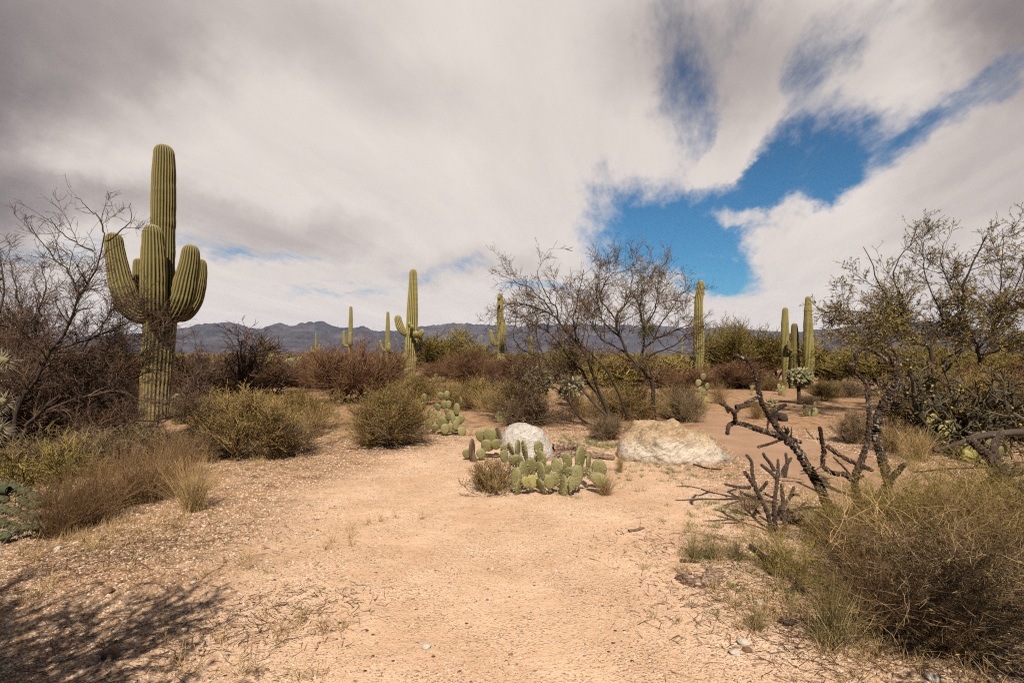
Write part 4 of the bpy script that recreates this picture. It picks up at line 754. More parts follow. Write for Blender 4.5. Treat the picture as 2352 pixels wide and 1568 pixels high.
# ------------------------------------------------------------------ chollas
def joint(g, p0, p1, r, rng, spines=0, m=0, ms=1, sl=.03, sides=6):
    t = np.array([0, .12, .35, .65, .88, 1.0]); pr = np.array([.45, .85, 1, 1, .8, .2]) * r
    P = p0[None] * (1 - t[:, None]) + p1[None] * t[:, None]; tubes(g, P[None], (pr * rng.uniform(.9, 1.1, 6))[None], sides, m)
    if spines:
        k = rng.uniform(.05, 1.05, spines)[:, None]; ax = nrm(p1 - p0); d = rng.normal(0, 1, (spines, 3)); d = nrm(d - ax * (d @ ax)[:, None] * .6)
        leaves(g, p0 * (1 - k) + p1 * k + d * r * .8, d + ax * .25, sl * rng.uniform(.7, 1.3, spines), sl * .085, rng, ms)
def chain_cholla(label, x, yb, yt, wpx, crown_low, seed, n=330, r=.024, trunk_pts=None, hang=.35):
    Y = Yb(yb); f = Wp(x, yb, Y); rng = np.random.default_rng(seed); top = Wp(x, yt, Y)[2]; lo = Wp(x, crown_low, Y)[2]; R = wpx / FPX * Y / 2
    root = empty('cholla', (f[0], Y, gz(f[0], Y)), label, 'cholla', 'fuzzy chain chollas'); g = Geo(); mid = (top + lo) / 2
    for k in range(3):
        a = rng.uniform(-.6, .6); tubes(g, resample([(f[0], Y, -.05), (f[0] + .05 * a, Y, lo * .5), (f[0] + a * R * .5, Y + rng.uniform(-.3, .3) * R, mid)], 8)[None], np.linspace(.075, .035, 8)[None] * (1 if k == 0 else .7), 7)
    g.build('trunk', M['bark'], root); gc = Geo(); hh = max(.1, (top - lo) / 2)
    for k in range(n):
        d = rng.normal(0, 1, 3); d /= np.linalg.norm(d); q = rng.uniform(.35, 1.0) ** .5
        q *= .78 + .3 * mnoise.noise(Vector(d * 2.1) + Vector((seed, 0, 0)))
        p = np.array((f[0], Y, mid)) + d * q * np.array((R, R, hh)); dr = d + rng.normal(0, .5, 3); dr[2] += -.9 if rng.random() < hang else .4
        joint(gc, p, p + nrm(dr) * r * rng.uniform(3.2, 5.5), r * rng.uniform(.75, 1.1), rng, 5, sl=.028)
    gc.build('crown', [M['cholla'], M['spine']], root, smooth=False); return root
chain_cholla('upright fuzzy cholla with a dark trunk among bare shrubs', 672, 890, 822, 50, 876, 701, n=420, r=.05, hang=.25)
chain_cholla('bushy dark cholla on a black stem, left behind the mesquite', 1236, 950, 840, 76, 905, 702, n=460, r=.03)
chain_cholla('low bushy cholla behind the mesquite stems, drooping to the ground', 1312, 930, 860, 70, 925, 703, n=460, r=.03, hang=.6)
chain_cholla('pale fuzzy cholla with a bare forked trunk in front of the trio', 1836, 926, 847, 52, 884, 704, n=420, r=.034, hang=.45)
chain_cholla('small fuzzy cholla below the leaning scarred saguaro', 1634, 882, 853, 30, 880, 705, n=160, r=.03)
chain_cholla('tiny green cholla behind the flecked dead cholla arm', 1772, 960, 916, 24, 950, 706, n=70, r=.02)
# near cholla at the left edge: thick tuberculate chains and long pale spines
rng = np.random.default_rng(711); Yn = 4.5
root = empty('cholla', tuple(Gp(-60, 1235)), 'large near cholla cut by the left edge, fat green joints and long spines', 'cholla')
gt = Geo(); b0 = np.array(root.location)
for q in ([(-60, 1240), (-90, 1100), (-60, 960), (-40, 840)], [(-70, 1200), (-40, 1130), (20, 1125)]):
    tubes(gt, resample([Wp(x, y, Yn + .1) for x, y in q], 10)[None], np.linspace(.06, .035, 10)[None], 8)
gt.build('trunk', M['cholla_dark'], root)
def fat_joint(p0, p1, r, spn, sl):
    g = Geo(); ax = nrm(p1 - p0); L = np.linalg.norm(p1 - p0); A = nrm(np.cross(ax, (.2, .9, .3))); B = np.cross(ax, A); K, n = 30, 30; rows = []
    rowsn = max(3, round(L / r * 1.7)); ph0 = rng.uniform(0, 6)
    for i in range(K):
        t = i / (K - 1); pr = r * (1 - abs(2 * t - 1) ** 2.6) ** .5 if 0 < t < 1 else .003
        th = np.arange(n) / n * 2 * np.pi; b_ = np.abs(np.cos(2.5 * th + math.pi * rowsn * t * .5 + ph0)) ** .8 * abs(math.cos(math.pi * rowsn * t)) ** .6
        rows.append(p0 + ax * L * t + (pr * (.76 + .34 * b_))[:, None] * (A * np.cos(th)[:, None] + B * np.sin(th)[:, None]))
    idx = np.arange(K * n).reshape(K, n); nx = np.roll(idx, -1, 1); g.add(np.stack(rows), np.stack([idx[:-1], nx[:-1], nx[1:], idx[1:]], -1).reshape(-1, 4))
    k = rng.uniform(.0, 1.0, spn)[:, None]; d = rng.normal(0, 1, (spn, 3)); d = nrm(d - ax * (d @ ax)[:, None] * .7); leaves(g, p0 * (1 - k) + p1 * k + d * r * .8, d + ax * .3, sl * rng.uniform(.6, 1.2, spn), .0026, rng, 1)
    return g
for (a, b_, r, spn, sl, dy_) in [((-30, 838), (20, 826), .045, 170, .09, 0), ((-30, 862), (8, 852), .040, 90, .08, .1), ((-20, 935), (14, 918), .040, 120, .09, 0), ((-26, 1000), (4, 978), .042, 120, .09, -.1), ((-40, 965), (-4, 960), .045, 120, .09, 0),
                                 ((-8, 1112), (22, 1120), .040, 40, .05, .2), ((18, 1116), (46, 1124), .040, 40, .05, .18), ((42, 1124), (70, 1133), .038, 36, .05, .16), ((66, 1134), (96, 1144), .036, 36, .05, .12), ((44, 1144), (64, 1160), .036, 30, .05, .06), ((62, 1158), (88, 1166), .034, 30, .05, .04),
                                 ((84, 1160), (104, 1152), .030, 24, .05, .1), ((-6, 1166), (22, 1174), .042, 50, .05, 0), ((18, 1172), (48, 1178), .042, 50, .05, 0), ((46, 1180), (72, 1192), .038, 40, .05, -.02), ((70, 1190), (92, 1184), .034, 36, .05, -.05), ((-10, 1196), (20, 1206), .042, 70, .07, -.05), ((20, 1208), (48, 1216), .040, 70, .07, -.08), ((48, 1214), (74, 1208), .036, 40, .06, -.1), ((72, 1206), (90, 1214), .032, 30, .05, -.1), ((-10, 1226), (24, 1234), .042, 70, .07, -.15), ((-8, 1140), (20, 1150), .040, 60, .09, .1)]:
    fat_joint(Wp(*a, Yn + dy_), Wp(*b_, Yn + dy_), r, int(spn * 1.4), sl).build('joint', [M['cholla_dark'] if a[1] > 1100 else M['cholla'], M['spine']], root)
# dead cholla skeletons
def knobbly(g, pts, r0, r1, rng, spac=.012, sides=10, rough=.22, m=0):
    p = np.asarray(pts, float); L = np.linalg.norm(np.diff(p, axis=0), axis=1).sum(); K = max(8, int(L / spac)); p = resample(p, K); p[1:-1] += rng.normal(0, r0 * .05, (K - 2, 3))
    r = np.linspace(r0, r1, K); r[-1] *= .5; T = nrm(np.gradient(p, axis=0)); A = nrm(np.cross(T[0], (.31, .9, .2))); th = np.arange(sides) / sides * 2 * np.pi; rows = []
    for i in range(K):
        A = nrm(A - T[i] * A.dot(T[i])); B = np.cross(T[i], A)
        b = 1 + rough * (np.cos(4 * th + i * 1.9) * .55 + rng.normal(0, .5, sides)); rows.append(p[i] + (r[i] * np.clip(b, .6, 1.5))[:, None] * (A * np.cos(th)[:, None] + B * np.sin(th)[:, None]))
    idx = np.arange(K * sides).reshape(K, sides); nx = np.roll(idx, -1, 1); g.add(np.stack(rows), np.stack([idx[:-1], nx[:-1], nx[1:], idx[1:]], -1).reshape(-1, 4), m)
    g.add(rows[-1], [list(range(sides))], m)
    return p, r
def skeleton(label, main, branches, Y, cv, mt, seed, spn=0, name='dead_cholla', spikes=60, rough=.22, group='dead cholla skeletons'):
    rng = np.random.default_rng(seed); sc = Y / FPX * math.hypot(*(np.array(cv(1, 0)) - np.array(cv(0, 0))))
    f = Wp(*cv(*main[0][0][0]), Y); f[2] = gz(f[0], Y); root = empty(name, tuple(f), label, 'cholla', group)
    def run(b, nm):
        pl, r0, r1, dy_ = b; n = len(pl); q = [Wp(*cv(*p), Y + (dy_[0] if isinstance(dy_, tuple) else 0) + ((dy_[1] if isinstance(dy_, tuple) else dy_)) * (k / (n - 1))) for k, p in enumerate(pl)]
        if nm == 'trunk': q[0][2] = gz(q[0][0], Y) - .06
        g = Geo(); p, r = knobbly(g, q, r0 * sc * .88, r1 * sc * .88, rng, rough=rough * 1.25)
        k = int(spikes * len(p) * .03) + 4; i = rng.integers(0, len(p), k); d = rng.normal(0, 1, (k, 3)); d = nrm(d); leaves(g, p[i] + d * r[i][:, None] * .8, d, (spn or .016) * rng.uniform(.5, 1.3, k), .004 if not spn else .0022, rng, 1 if spn else 0)
        g.build(nm, [M[mt], M['spine']], root, smooth=False)
    for b in main: run(b, 'trunk')
    for b in branches: run(b, 'branch')
    return root
skeleton('dead leaning cholla skeleton with flecked bark reaching out over the paved trail', [([(885, 1190), (800, 1010), (740, 900), (680, 810), (640, 740), (570, 670)], 34, 27, -.1)],
    [([(570, 670), (520, 610), (460, 520), (410, 430), (385, 350), (370, 250), (330, 165), (280, 135), (230, 115)], 21, 12, (-.1, -.2)), ([(545, 660), (470, 630), (400, 610), (260, 565), (200, 572), (185, 600), (183, 640)], 22, 13, (-.1, -.3)),
     ([(235, 550), (225, 500), (190, 465), (130, 430)], 15, 10, (-.3, -.2)), ([(225, 505), (250, 475), (265, 450)], 13, 9, (-.3, .1)), ([(520, 605), (500, 560), (490, 490), (530, 460), (570, 440)], 18, 14, (-.1, .1)), ([(390, 385), (345, 410), (295, 430)], 13, 10, (-.2, -.1)),
     ([(530, 675), (460, 700), (380, 722)], 8, 9, (-.1, -.2)), ([(560, 655), (610, 670), (670, 692)], 16, 13, (-.1, .05)), ([(560, 640), (578, 620), (565, 598), (545, 592)], 15, 12, (-.1, -.05)), ([(600, 650), (604, 620), (604, 588)], 7, 4, (-.1, .05)), ([(455, 545), (448, 575), (446, 605)], 9, 4, (-.15, 0)), ([(320, 160), (300, 120), (286, 82)], 5, 2, (-.3, 0))], Yb(1186), c6, 'fleck', 801)
skeleton('dead cholla skeleton with a hooked top and an L-shaped side arm', [([(1045, 1215), (1040, 1080), (1020, 960), (1030, 900), (1050, 850), (1100, 710)], 32, 20, .1)],
    [([(1100, 710), (1120, 560), (1112, 430), (1105, 310)], 19, 19, (.1, .1)), ([(1105, 310), (1060, 260), (1000, 200), (1030, 150), (1028, 105), (1100, 70), (1180, 110), (1240, 160)], 16, 12, (.2, -.1)), ([(1105, 300), (1130, 305), (1155, 315)], 16, 9, (.2, 0)),
     ([(1005, 940), (960, 905), (870, 890), (812, 840), (818, 750), (805, 680), (790, 585)], 19, 13, (0, -.2)), ([(835, 712), (900, 760), (1010, 822), (1145, 878)], 15, 14, (-.15, -.2)), ([(1005, 920), (940, 845), (880, 788)], 8, 5, (0, -.1)), ([(1098, 80), (1098, 110), (1095, 145)], 9, 6, (0, 0)), ([(805, 845), (780, 862), (762, 880)], 6, 2, (-.1, -.05)), ([(1025, 905), (1060, 915), (1085, 912)], 16, 9, (0, 0))], Yb(1194), c6, 'fleck', 802)
skeleton('thick dead cholla skeleton with peeling white bark and a curled tip', [([(1170, 1190), (1200, 1060), (1240, 960), (1215, 850), (1190, 760), (1160, 620)], 34, 30, .25)],
    [([(1160, 620), (1170, 540), (1200, 470), (1250, 370), (1310, 305)], 34, 30, (.25, .05)), ([(1310, 305), (1300, 230), (1280, 160), (1262, 130)], 22, 16, (.3, .05)), ([(1262, 130), (1232, 100), (1240, 72), (1275, 82), (1300, 118), (1310, 180), (1325, 260)], 11, 10, (.35, 0)),
     ([(1240, 955), (1300, 890), (1355, 830)], 22, 19, (.05, -.1)), ([(1240, 460), (1275, 430), (1305, 408)], 17, 13, (.25, -.1)), ([(1180, 168), (1240, 160), (1320, 152), (1425, 143)], 13, 9, (.3, .15)), ([(1315, 300), (1345, 318), (1360, 335)], 13, 8, (.3, 0))], Yb(1184), c6, 'fleck', 803)
skeleton('small purple staghorn cholla with upright finger-like stems at the trail edge', [([(480, 1290), (450, 1170), (430, 1120), (370, 1000), (320, 920), (290, 880)], 17, 13, -.05), ([(505, 1295), (490, 1100), (510, 940), (480, 900), (400, 835)], 18, 12, .05), ([(562, 1300), (550, 1120), (540, 960)], 17, 14, .1)],
    [([(370, 1000), (345, 900), (340, 820), (303, 768)], 15, 11, (0, .05)), ([(330, 990), (250, 985), (160, 965)], 13, 9, (0, -.1)), ([(390, 1060), (330, 1045), (265, 1015)], 13, 9, (0, -.1)), ([(395, 1010), (420, 985), (445, 945)], 13, 11, (0, -.05)), ([(510, 940), (515, 870), (516, 800)], 14, 10, (.05, .05)),
     ([(490, 880), (465, 830), (430, 790), (415, 758)], 14, 11, (.05, 0)), ([(530, 910), (570, 840), (605, 790)], 14, 10, (.05, 0)), ([(560, 920), (575, 830), (565, 758)], 14, 10, (.1, .05)), ([(560, 1100), (600, 1040), (622, 980)], 14, 11, (.1, .05)), ([(615, 1035), (640, 1036), (662, 1042)], 10, 8, (.1, 0)), ([(575, 1160), (650, 1130), (757, 1120)], 14, 10, (.1, -.1)), ([(650, 1130), (672, 1112), (692, 1088)], 10, 9, (.05, 0)), ([(430, 1030), (470, 1050), (520, 1072)], 10, 8, (.05, 0))], Yb(1222), c6, 'cholla_purple', 804, spn=.02, name='staghorn_cholla', spikes=200, rough=.15, group='living purple staghorn chollas')
skeleton('purple staghorn cholla with thick twisted stems cut by the right edge', [([(1945, 1340), (1950, 1200), (1945, 1080), (1925, 980), (1950, 910)], 40, 34, 0), ([(1880, 1300), (1850, 1150), (1860, 1020), (1885, 930)], 22, 20, .15)],
    [([(1950, 910), (1960, 870), (1940, 830), (1880, 760), (1770, 665)], 38, 24, (0, -.1)), ([(1950, 890), (1995, 880), (2030, 830)], 22, 18, (0, 0)), ([(1955, 800), (1940, 740), (1950, 690), (2000, 620)], 28, 20, (0, .1)), ([(1980, 905), (2060, 895), (2139, 875), (2240, 860)], 28, 24, (0, -.05)), ([(1985, 915), (2060, 960), (2139, 1005), (2250, 1080)], 28, 24, (0, -.15)),
     ([(2090, 885), (2095, 850), (2100, 820)], 24, 18, (0, 0)), ([(1890, 770), (1930, 790), (2005, 812)], 16, 12, (0, .05)), ([(1905, 890), (1935, 880), (1955, 900)], 22, 20, (-.1, 0)), ([(2110, 990), (2130, 960), (2150, 940)], 22, 16, (-.1, 0))], Yb(1246), c6, 'cholla_purple', 805, spn=.022, name='staghorn_cholla', spikes=260, rough=.15, group='living purple staghorn chollas')
# tangled thicket of drooping cholla stems with yellow fruit
rng = np.random.default_rng(820); Yt = 8.6; pts = []; ct = Wp(2225, 1010, Yt)
root = empty('cholla_thicket', (ct[0], Yt, gz(ct[0], Yt)), 'dark tangled thicket of cholla stems dotted with yellow fruit', 'cholla')
p, rd = stems((ct[0], Yt, 0), 34, 1.8, 66, 9, .22, -.02, rng, .035, .018, .4, 10); g = Geo(); tubes(g, p, rd, 6)
s, d, rr, i, t = spawn(p, rd, 260, .2, 1, 30, 80, rng); q1 = grow(s, d, .5 * rng.uniform(.5, 1.2, 260), 6, .25, -.03, rng); r1 = taper(260, 6, .016, .011); tubes(g, q1, r1, 5)
s, d, rr, i, t = spawn(q1, r1, 1300, .1, 1, 30, 80, rng); q2 = grow(s, d, .22 * rng.uniform(.5, 1.2, 1300), 4, .25, -.02, rng); r2 = taper(1300, 4, .010, .008); tubes(g, q2, r2, 5)
g.build('stems', M['thicket'], root, smooth=False); g = Geo()
s, d, rr, i, t = spawn(q2, r2, 95, .9, 1, 10, 60, rng)
for a, b_ in zip(s, d):
    g = Geo(); joint(g, a, a + b_ * .038, .017, rng); g.build('fruit', M['fruit'], root)
olive.place(2150, 850, 1010, 210, 'dark scrubby bush tangled into the cholla thicket', Y=9.4, group=GO); olive.place(2290, 850, 1020, 230, 'dark scrubby bush at the right end of the thicket', Y=9.4, group=GO)
bare.place(2310, 840, 1010, 190, 'bare brown shrub behind the right end of the thicket', group=GB, Y=10.2); bare.place(2180, 850, 990, 200, 'bare brown shrub behind the middle of the thicket', group=GB, Y=10.6)
rng = np.random.default_rng(821); g = Geo(); lg = [Wp(*c6(x, y), 6.6) for x, y in ((1545, 748), (1700, 700), (1850, 652), (2000, 630), (2160, 622), (2300, 630))]; knobbly(g, lg, .022, .05, rng, rough=.15)
tag(g.build('dead_branch', M['bark'], loc=tuple(lg[2])), 'long black dead limb lying across the thicket front', 'branch')
# ------------------------------------------------------------------ right foreground shrubs and grasses
def wiry(label, c, R, H, seed, n, mt, mt_leaf, nleaf, l1, l2, up=.05, l3=0, rmin=.0008, spread=70, name='wiry_bush', wig=.12, l=(.5, .3, .18)):
    rng = np.random.default_rng(seed); gs, gc = brush(rng, n=n, L=H * 1.05, spread=spread, r=.0034, l1=l1, l2=l2, l3=l3, len1=H * l[0], len2=H * l[1], len3=H * l[2], leaf=nleaf, leaf_len=.022, leaf_w=.004, up=up, rmin=rmin, wig=wig, a=(15, 55), t0=.15, ragged=.25)
    top, wd = norm_size(gs, gc); o = empty(name, (c[0], c[1], gz(c[0], c[1])), label, 'bush', 'wiry bushes in the right foreground'); k = 2 * R / wd; o.scale = (k, k, H / top)
    for gg, nm, mm in ((gs, 'stems', M[mt]), (gc, 'foliage', [M[mt], M[mt_leaf]])):
        ch = bpy.data.objects.new(nm, gg.mesh(nm, mm if isinstance(mm, list) else [mm], False)); COL.objects.link(ch); ch.parent = o
    return o
def at(x, y): return Gp(x, y)
wiry('tall yellow-green wiry bush beneath the dead cholla skeletons', at(2110, 1290), .62, .78, 901, 46, 'twig_green', 'leaf_olive', 7000, 420, 2200, l3=2600)
wiry('yellow-green wiry bush around the feet of the cut-off purple cholla', at(2290, 1270), .55, .80, 902, 40, 'twig_green', 'leaf_olive', 5000, 380, 2000, l3=2200)
wiry('dense grey wiry dead bush lowest in the right corner', at(2150, 1440), .62, .56, 903, 60, 'twig_grey', 'twig_green', 2000, 380, 1700, l3=1700, up=.0, wig=.2)
wiry('grey wiry dead bush against the right frame edge', at(2345, 1440), .5, .66, 904, 40, 'twig_grey', 'twig_green', 1200, 360, 1700, l3=1800, up=.0, wig=.2)
wiry('brownish wiry bush behind the grey dead one', at(2240, 1350), .6, .72, 905, 40, 'twig_brown', 'leaf_olive', 2600, 320, 1600, l3=1700, up=.02, wig=.16)
wiry('small green wiry bush left of the grey dead one', at(1820, 1330), .24, .34, 906, 30, 'twig_green', 'leaf_olive', 2200, 200, 900, l3=900)
wiry('small grey shrub at the foot of the purple staghorn fingers', at(1738, 1170), .26, .26, 907, 26, 'twig_grey', 'leaf_dark', 500, 130, 500)
wiry('yellow-green wiry bush between the first and second dead skeletons', at(1930, 1260), .40, .52, 908, 36, 'twig_green', 'leaf_yellow', 2600, 280, 1400, l3=1200)
GG = 'dry grass clumps'
dry.place(442, 1058, 1176, 110, 'lone pale straw clump standing out at the left path edge', GG)
for a in [(360, 1030, 1148, 150, 'straw clump right behind the lone pale one'), (285, 1035, 1160, 170, 'broad tawny grass clump in the middle of the left bank'), (200, 1060, 1205, 170, 'tawny grass clump next to the near cholla'), (130, 1090, 1230, 130, 'thin tawny clump touching the near cholla joints'),
          (400, 1000, 1100, 130, 'tawny clump below the sandy patch'), (640, 960, 1050, 90, 'straw tuft poking from the large olive bush')]:
    drybr.place(*a, GG)
for a in [(1650, 880, 928, 60, 'pale grass clump beside the tall yellowed prickly pear'), (1738, 920, 962, 55, 'pale grass clump by the fallen log across the trail'), (2048, 966, 1040, 90, 'tall tan grass clump right of the peeling skeleton'), (2110, 985, 1060, 90, 'tan grass clump below the yellow-green prickly pear'),
          (1560, 885, 960, 120, 'tan grass behind the large tan boulder'), (1240, 880, 930, 60, 'tan tuft behind the trunked dark cholla'), (1424, 1035, 1082, 28, 'small straw tuft at the left foot of the tan boulder'), (1390, 1085, 1135, 60, 'straw tuft inside the spiny prickly pear'), (720, 925, 1000, 90, 'tan grass between the olive bushes')]:
    dry.place(*a, GG)
for a in [(1985, 1185, 1330, 170, 'tawny grass tangled below the second dead skeleton'), (2105, 1150, 1300, 190, 'tawny grass tangled around the peeling skeleton foot'), (2215, 1190, 1365, 190, 'tawny grass in the heart of the wiry bushes'), (2010, 1290, 1440, 190, 'brown grass left of the grey dead bush'), (2310, 1250, 1420, 160, 'brown grass against the right frame edge'),
          (2170, 1360, 1500, 150, 'brown grass in front of the grey dead bush')]:
    drybr.place(*a, GG)
for a in [(520, 950, 1046, 90, 'straw poking out of the left front of the large olive bush'), (845, 950, 1024, 90, 'straw poking out of the left foot of the two-toned bush'), (925, 955, 1020, 70, 'straw at the right foot of the two-toned bush'), (1040, 880, 938, 70, 'straw tuft left of the bush behind the upright prickly pear'), (1120, 890, 945, 70, 'straw tuft between the two bushes left of the mesquite'),
          (1480, 905, 965, 90, 'pale straw at the foot of the upright mesquite'), (1330, 900, 960, 80, 'pale straw behind the gap between the boulders')]:
    dry.place(*a, GG)
GU = 'bunch grasses in the right foreground'
for a in [(1632, 1225, 1283, 70, 'green-gold bunch grass behind the curved bark piece'), (1690, 1235, 1285, 60, 'green-gold bunch grass below the purple staghorn fingers'), (1912, 1330, 1470, 150, 'tall green-gold bunch grass in front of the grey dead bush'), (1740, 1390, 1442, 60, 'small bunch grass near two white stones'), (1890, 1440, 1478, 70, 'flat bunch grass beside the tall green-gold one'), (1595, 1210, 1282, 50, 'wispy grey bunch grass by the curved bark')]:
    bunch.place(*a, GU)
wiry('loose arching straw-coloured canes over the right foreground bushes', at(2070, 1365), .75, .70, 909, 34, 'straw', 'straw', 0, 110, 260, up=-.05, wig=.16, rmin=.0010, spread=62)
wiry('loose arching straw-coloured canes by the right frame edge', at(2290, 1330), .65, .78, 910, 30, 'straw', 'straw', 0, 100, 240, up=-.04, wig=.16, rmin=.0010, spread=60)
# low dark shrub next to the foreground prickly pear
rng = np.random.default_rng(930); gs, gc = brush(rng, n=60, L=.32, spread=80, r=.004, l1=420, l2=1500, len1=.14, len2=.09, leaf=6500, leaf_len=.014, leaf_w=.005, up=.12, rmin=.0014, a=(15, 50))
c = at(1132, 1126); o = empty('turpentine_bush', tuple(c), 'low dark green bush with tan tips left of the spiny prickly pear', 'bush'); top, wd = norm_size(gs, gc); o.scale = ((105 / FPX * c[1]) / wd,) * 2 + (.37 / top,)
for gg, nm, mm in ((gs, 'stems', [M['twig_brown']]), (gc, 'foliage', [M['twig_brown'], M['leaf_dark']])):
    ch = bpy.data.objects.new(nm, gg.mesh(nm, mm, False)); COL.objects.link(ch); ch.parent = o
# green-stemmed young palo verde low at the left
rng = np.random.default_rng(931); gs, gc = brush(rng, n=14, L=.62, spread=70, r=.010, l1=120, l2=600, l3=900, len1=.34, len2=.2, len3=.1, rmin=.0022, wig=.2)
c = at(80, 1165); o = empty('young_palo_verde', tuple(c), 'small green-stemmed shrub above the near cholla at left', 'shrub'); top, wd = norm_size(gs, gc); o.scale = (1.15 / wd,) * 2 + (.80 / top,)
for gg, nm in ((gs, 'stems'), (gc, 'twigs')):
    ch = bpy.data.objects.new(nm, gg.mesh(nm, [M['twig_green'], M['leaf_olive']], False)); COL.objects.link(ch); ch.parent = o
# ------------------------------------------------------------------ loose wood and stones
def log(label, pts, r0, r1, seed, mt='wood', cat='log', name='dead_log', rough=.3):
    rng = np.random.default_rng(seed); g = Geo(); knobbly(g, pts, r0, r1, rng, rough=rough, spac=.02, sides=12); return tag(g.build(name, M[mt], loc=tuple(np.asarray(pts[0]))), label, cat)
def gpts(pl, z): return [Gp(x, y) + np.array((0, 0, z)) for x, y in pl]
log('splintered grey-brown log lying between the two boulders', gpts([(1268, 1050), (1300, 1046), (1350, 1050), (1412, 1056)], .04), .055, .04, 1, mt='ridged', rough=.5)
log('shorter weathered log piece resting behind the splintered one', gpts([(1270, 1036), (1310, 1032), (1345, 1038)], .05), .06, .045, 2, mt='ridged', rough=.6)
log('curved black log lying on the sand across the trail', gpts([(1690, 940), (1735, 935), (1768, 955), (1800, 968)], .08), .06, .09, 3, mt='bark')
log('rotten log with orange heartwood under the first dead skeleton', gpts([(1800, 1190), (1850, 1205), (1900, 1232)], .06), .09, .08, 4, mt='wood')
log('thin twig lying on the ground right of the tan boulder', gpts([(1590, 1068), (1625, 1078), (1658, 1081)], .012), .012, .008, 5, mt='bark', cat='twig', name='twig')
log('short grey twig lying alone on the open sand', gpts([(1444, 1222), (1462, 1219), (1480, 1214)], .012), .014, .010, 6, mt='wood', cat='twig', name='twig')
log('small charred stick above the curved bark piece', gpts([(1562, 1291), (1585, 1291), (1606, 1294)], .012), .014, .008, 7, mt='bark', cat='twig', name='twig')
log('dark broken stick beside the tall bunch grass', gpts([(1795, 1430), (1812, 1436), (1828, 1432)], .014), .015, .01, 8, mt='bark', cat='twig', name='twig')
log('bent dark stick lying in front of the tall bunch grass', gpts([(1862, 1450), (1885, 1456), (1900, 1470)], .014), .018, .012, 9, mt='bark', cat='twig', name='twig')
log('dark stick lying left of the wiry bushes under the staghorn', gpts([(1725, 1260), (1755, 1285), (1775, 1320)], .02), .022, .016, 10, mt='bark', cat='twig', name='twig')
log('thin bent twig on the sand right of the dark log end', gpts([(1630, 905), (1655, 912), (1668, 935), (1675, 950)], .05), .03, .02, 13, mt='bark', cat='twig', name='twig')
g = Geo(); rng = np.random.default_rng(950)                                        # a trough of bark
pc = np.array([Gp(1568, 1326), Gp(1590, 1340), Gp(1625, 1342), Gp(1646, 1318)]); sp = resample(pc, 26); K = 16; rows = []
tg = nrm(np.gradient(sp, axis=0))
for k in range(26):
    sdv = nrm(np.cross(tg[k], (0, 0, 1))); rr = .055 * (1 + .25 * math.sin(k * 1.7)); row = []
    for j in range(K):
        a = math.pi * (j / (K - 1)) * 1.1 - .15; rad = rr * (1 + rng.normal(0, .09)); row.append(sp[k] + sdv * math.cos(a) * rad + np.array((0, 0, math.sin(a) * rad * .95 + .004)))
    for j in range(K)[::-1]:
        a = math.pi * (j / (K - 1)) * 1.1 - .15; row.append(sp[k] + sdv * math.cos(a) * rr * .68 + np.array((0, 0, math.sin(a) * rr * .68 + .004)))
    rows.append(row)
V = np.array(rows); nn = V.shape[1]; idx = np.arange(26 * nn).reshape(26, nn); nx = np.roll(idx, -1, 1); g.add(V, np.stack([idx[:-1], nx[:-1], nx[1:], idx[1:]], -1).reshape(-1, 4)); g.add(V[0], [list(range(nn))]); g.add(V[-1], [list(range(nn))[::-1]])
tag(g.build('bark_piece', M['ridged'], loc=tuple(sp[0]), smooth=False), 'curved rough piece of bark lying on the sand at the right', 'bark')
def stone(label, x, y, r, mt, seed, group='loose stones at the path edges'):
    rng = np.random.default_rng(seed); c = Gp(x, y); g = Geo(); nu, nv = 12, 8; V = []
    sx, sy, sz = r * rng.uniform(.8, 1.25), r * rng.uniform(.7, 1.1), r * rng.uniform(.5, .75)
    for j in range(nv):
        for i in range(nu):
            a = -math.pi / 2 + math.pi * j / (nv - 1); b_ = 2 * math.pi * i / nu; d = Vector((math.cos(a) * math.cos(b_), math.cos(a) * math.sin(b_), math.sin(a)))
            k = 1 + .3 * mnoise.noise(d * 1.6 + Vector((seed, 0, 0))); d = Vector([math.copysign(abs(q) ** .8, q) for q in d]); V.append(c + np.array((d.x * sx * k, d.y * sy * k, d.z * sz * k + sz * .55)))
    idx = np.arange(nu * nv).reshape(nv, nu); nx = np.roll(idx, -1, 1); g.add(V, np.stack([idx[:-1], nx[:-1], nx[1:], idx[1:]], -1).reshape(-1, 4)); return tag(g.build('stone', M[mt], loc=tuple(c), smooth=False), label, 'stone', group)
for k, a in enumerate([('white stone below the curved bark, on brown litter', 1745, 1388, .032, 'stone_white'), ('white stone on the path edge, upper one of two', 1706, 1478, .026, 'stone_white'), ('white stone on the path edge, lower one of two', 1688, 1502, .030, 'stone_white'), ('small brown stone right of the two white ones', 1716, 1494, .022, 'stone_brown'),
                       ('large brown stone under the right corner bush', 2258, 1478, .085, 'stone_brown'), ('white stone near the bottom edge in the right corner', 2142, 1562, .034, 'stone_white'), ('orange-tan stone in the right corner below the brown one', 2304, 1530, .030, 'stone_brown'), ('crusty pale stone in the right bottom corner', 2300, 1504, .036, 'stone_white'),
                       ('pale stone alone on the smooth sand near the bottom', 979, 1486, .020, 'stone_white'), ('flat tan stone in the left foreground shade', 250, 1362, .035, 'stone_brown'), ('small white stone at the left, in dappled shade', 443, 1340, .022, 'stone_white'), ('grey-tan stone near the left bottom corner', 254, 1508, .040, 'stone_brown'), ('pink-white stone far left on dark litter', 134, 1262, .030, 'stone_white')]):
    stone(*a, seed=20 + k)
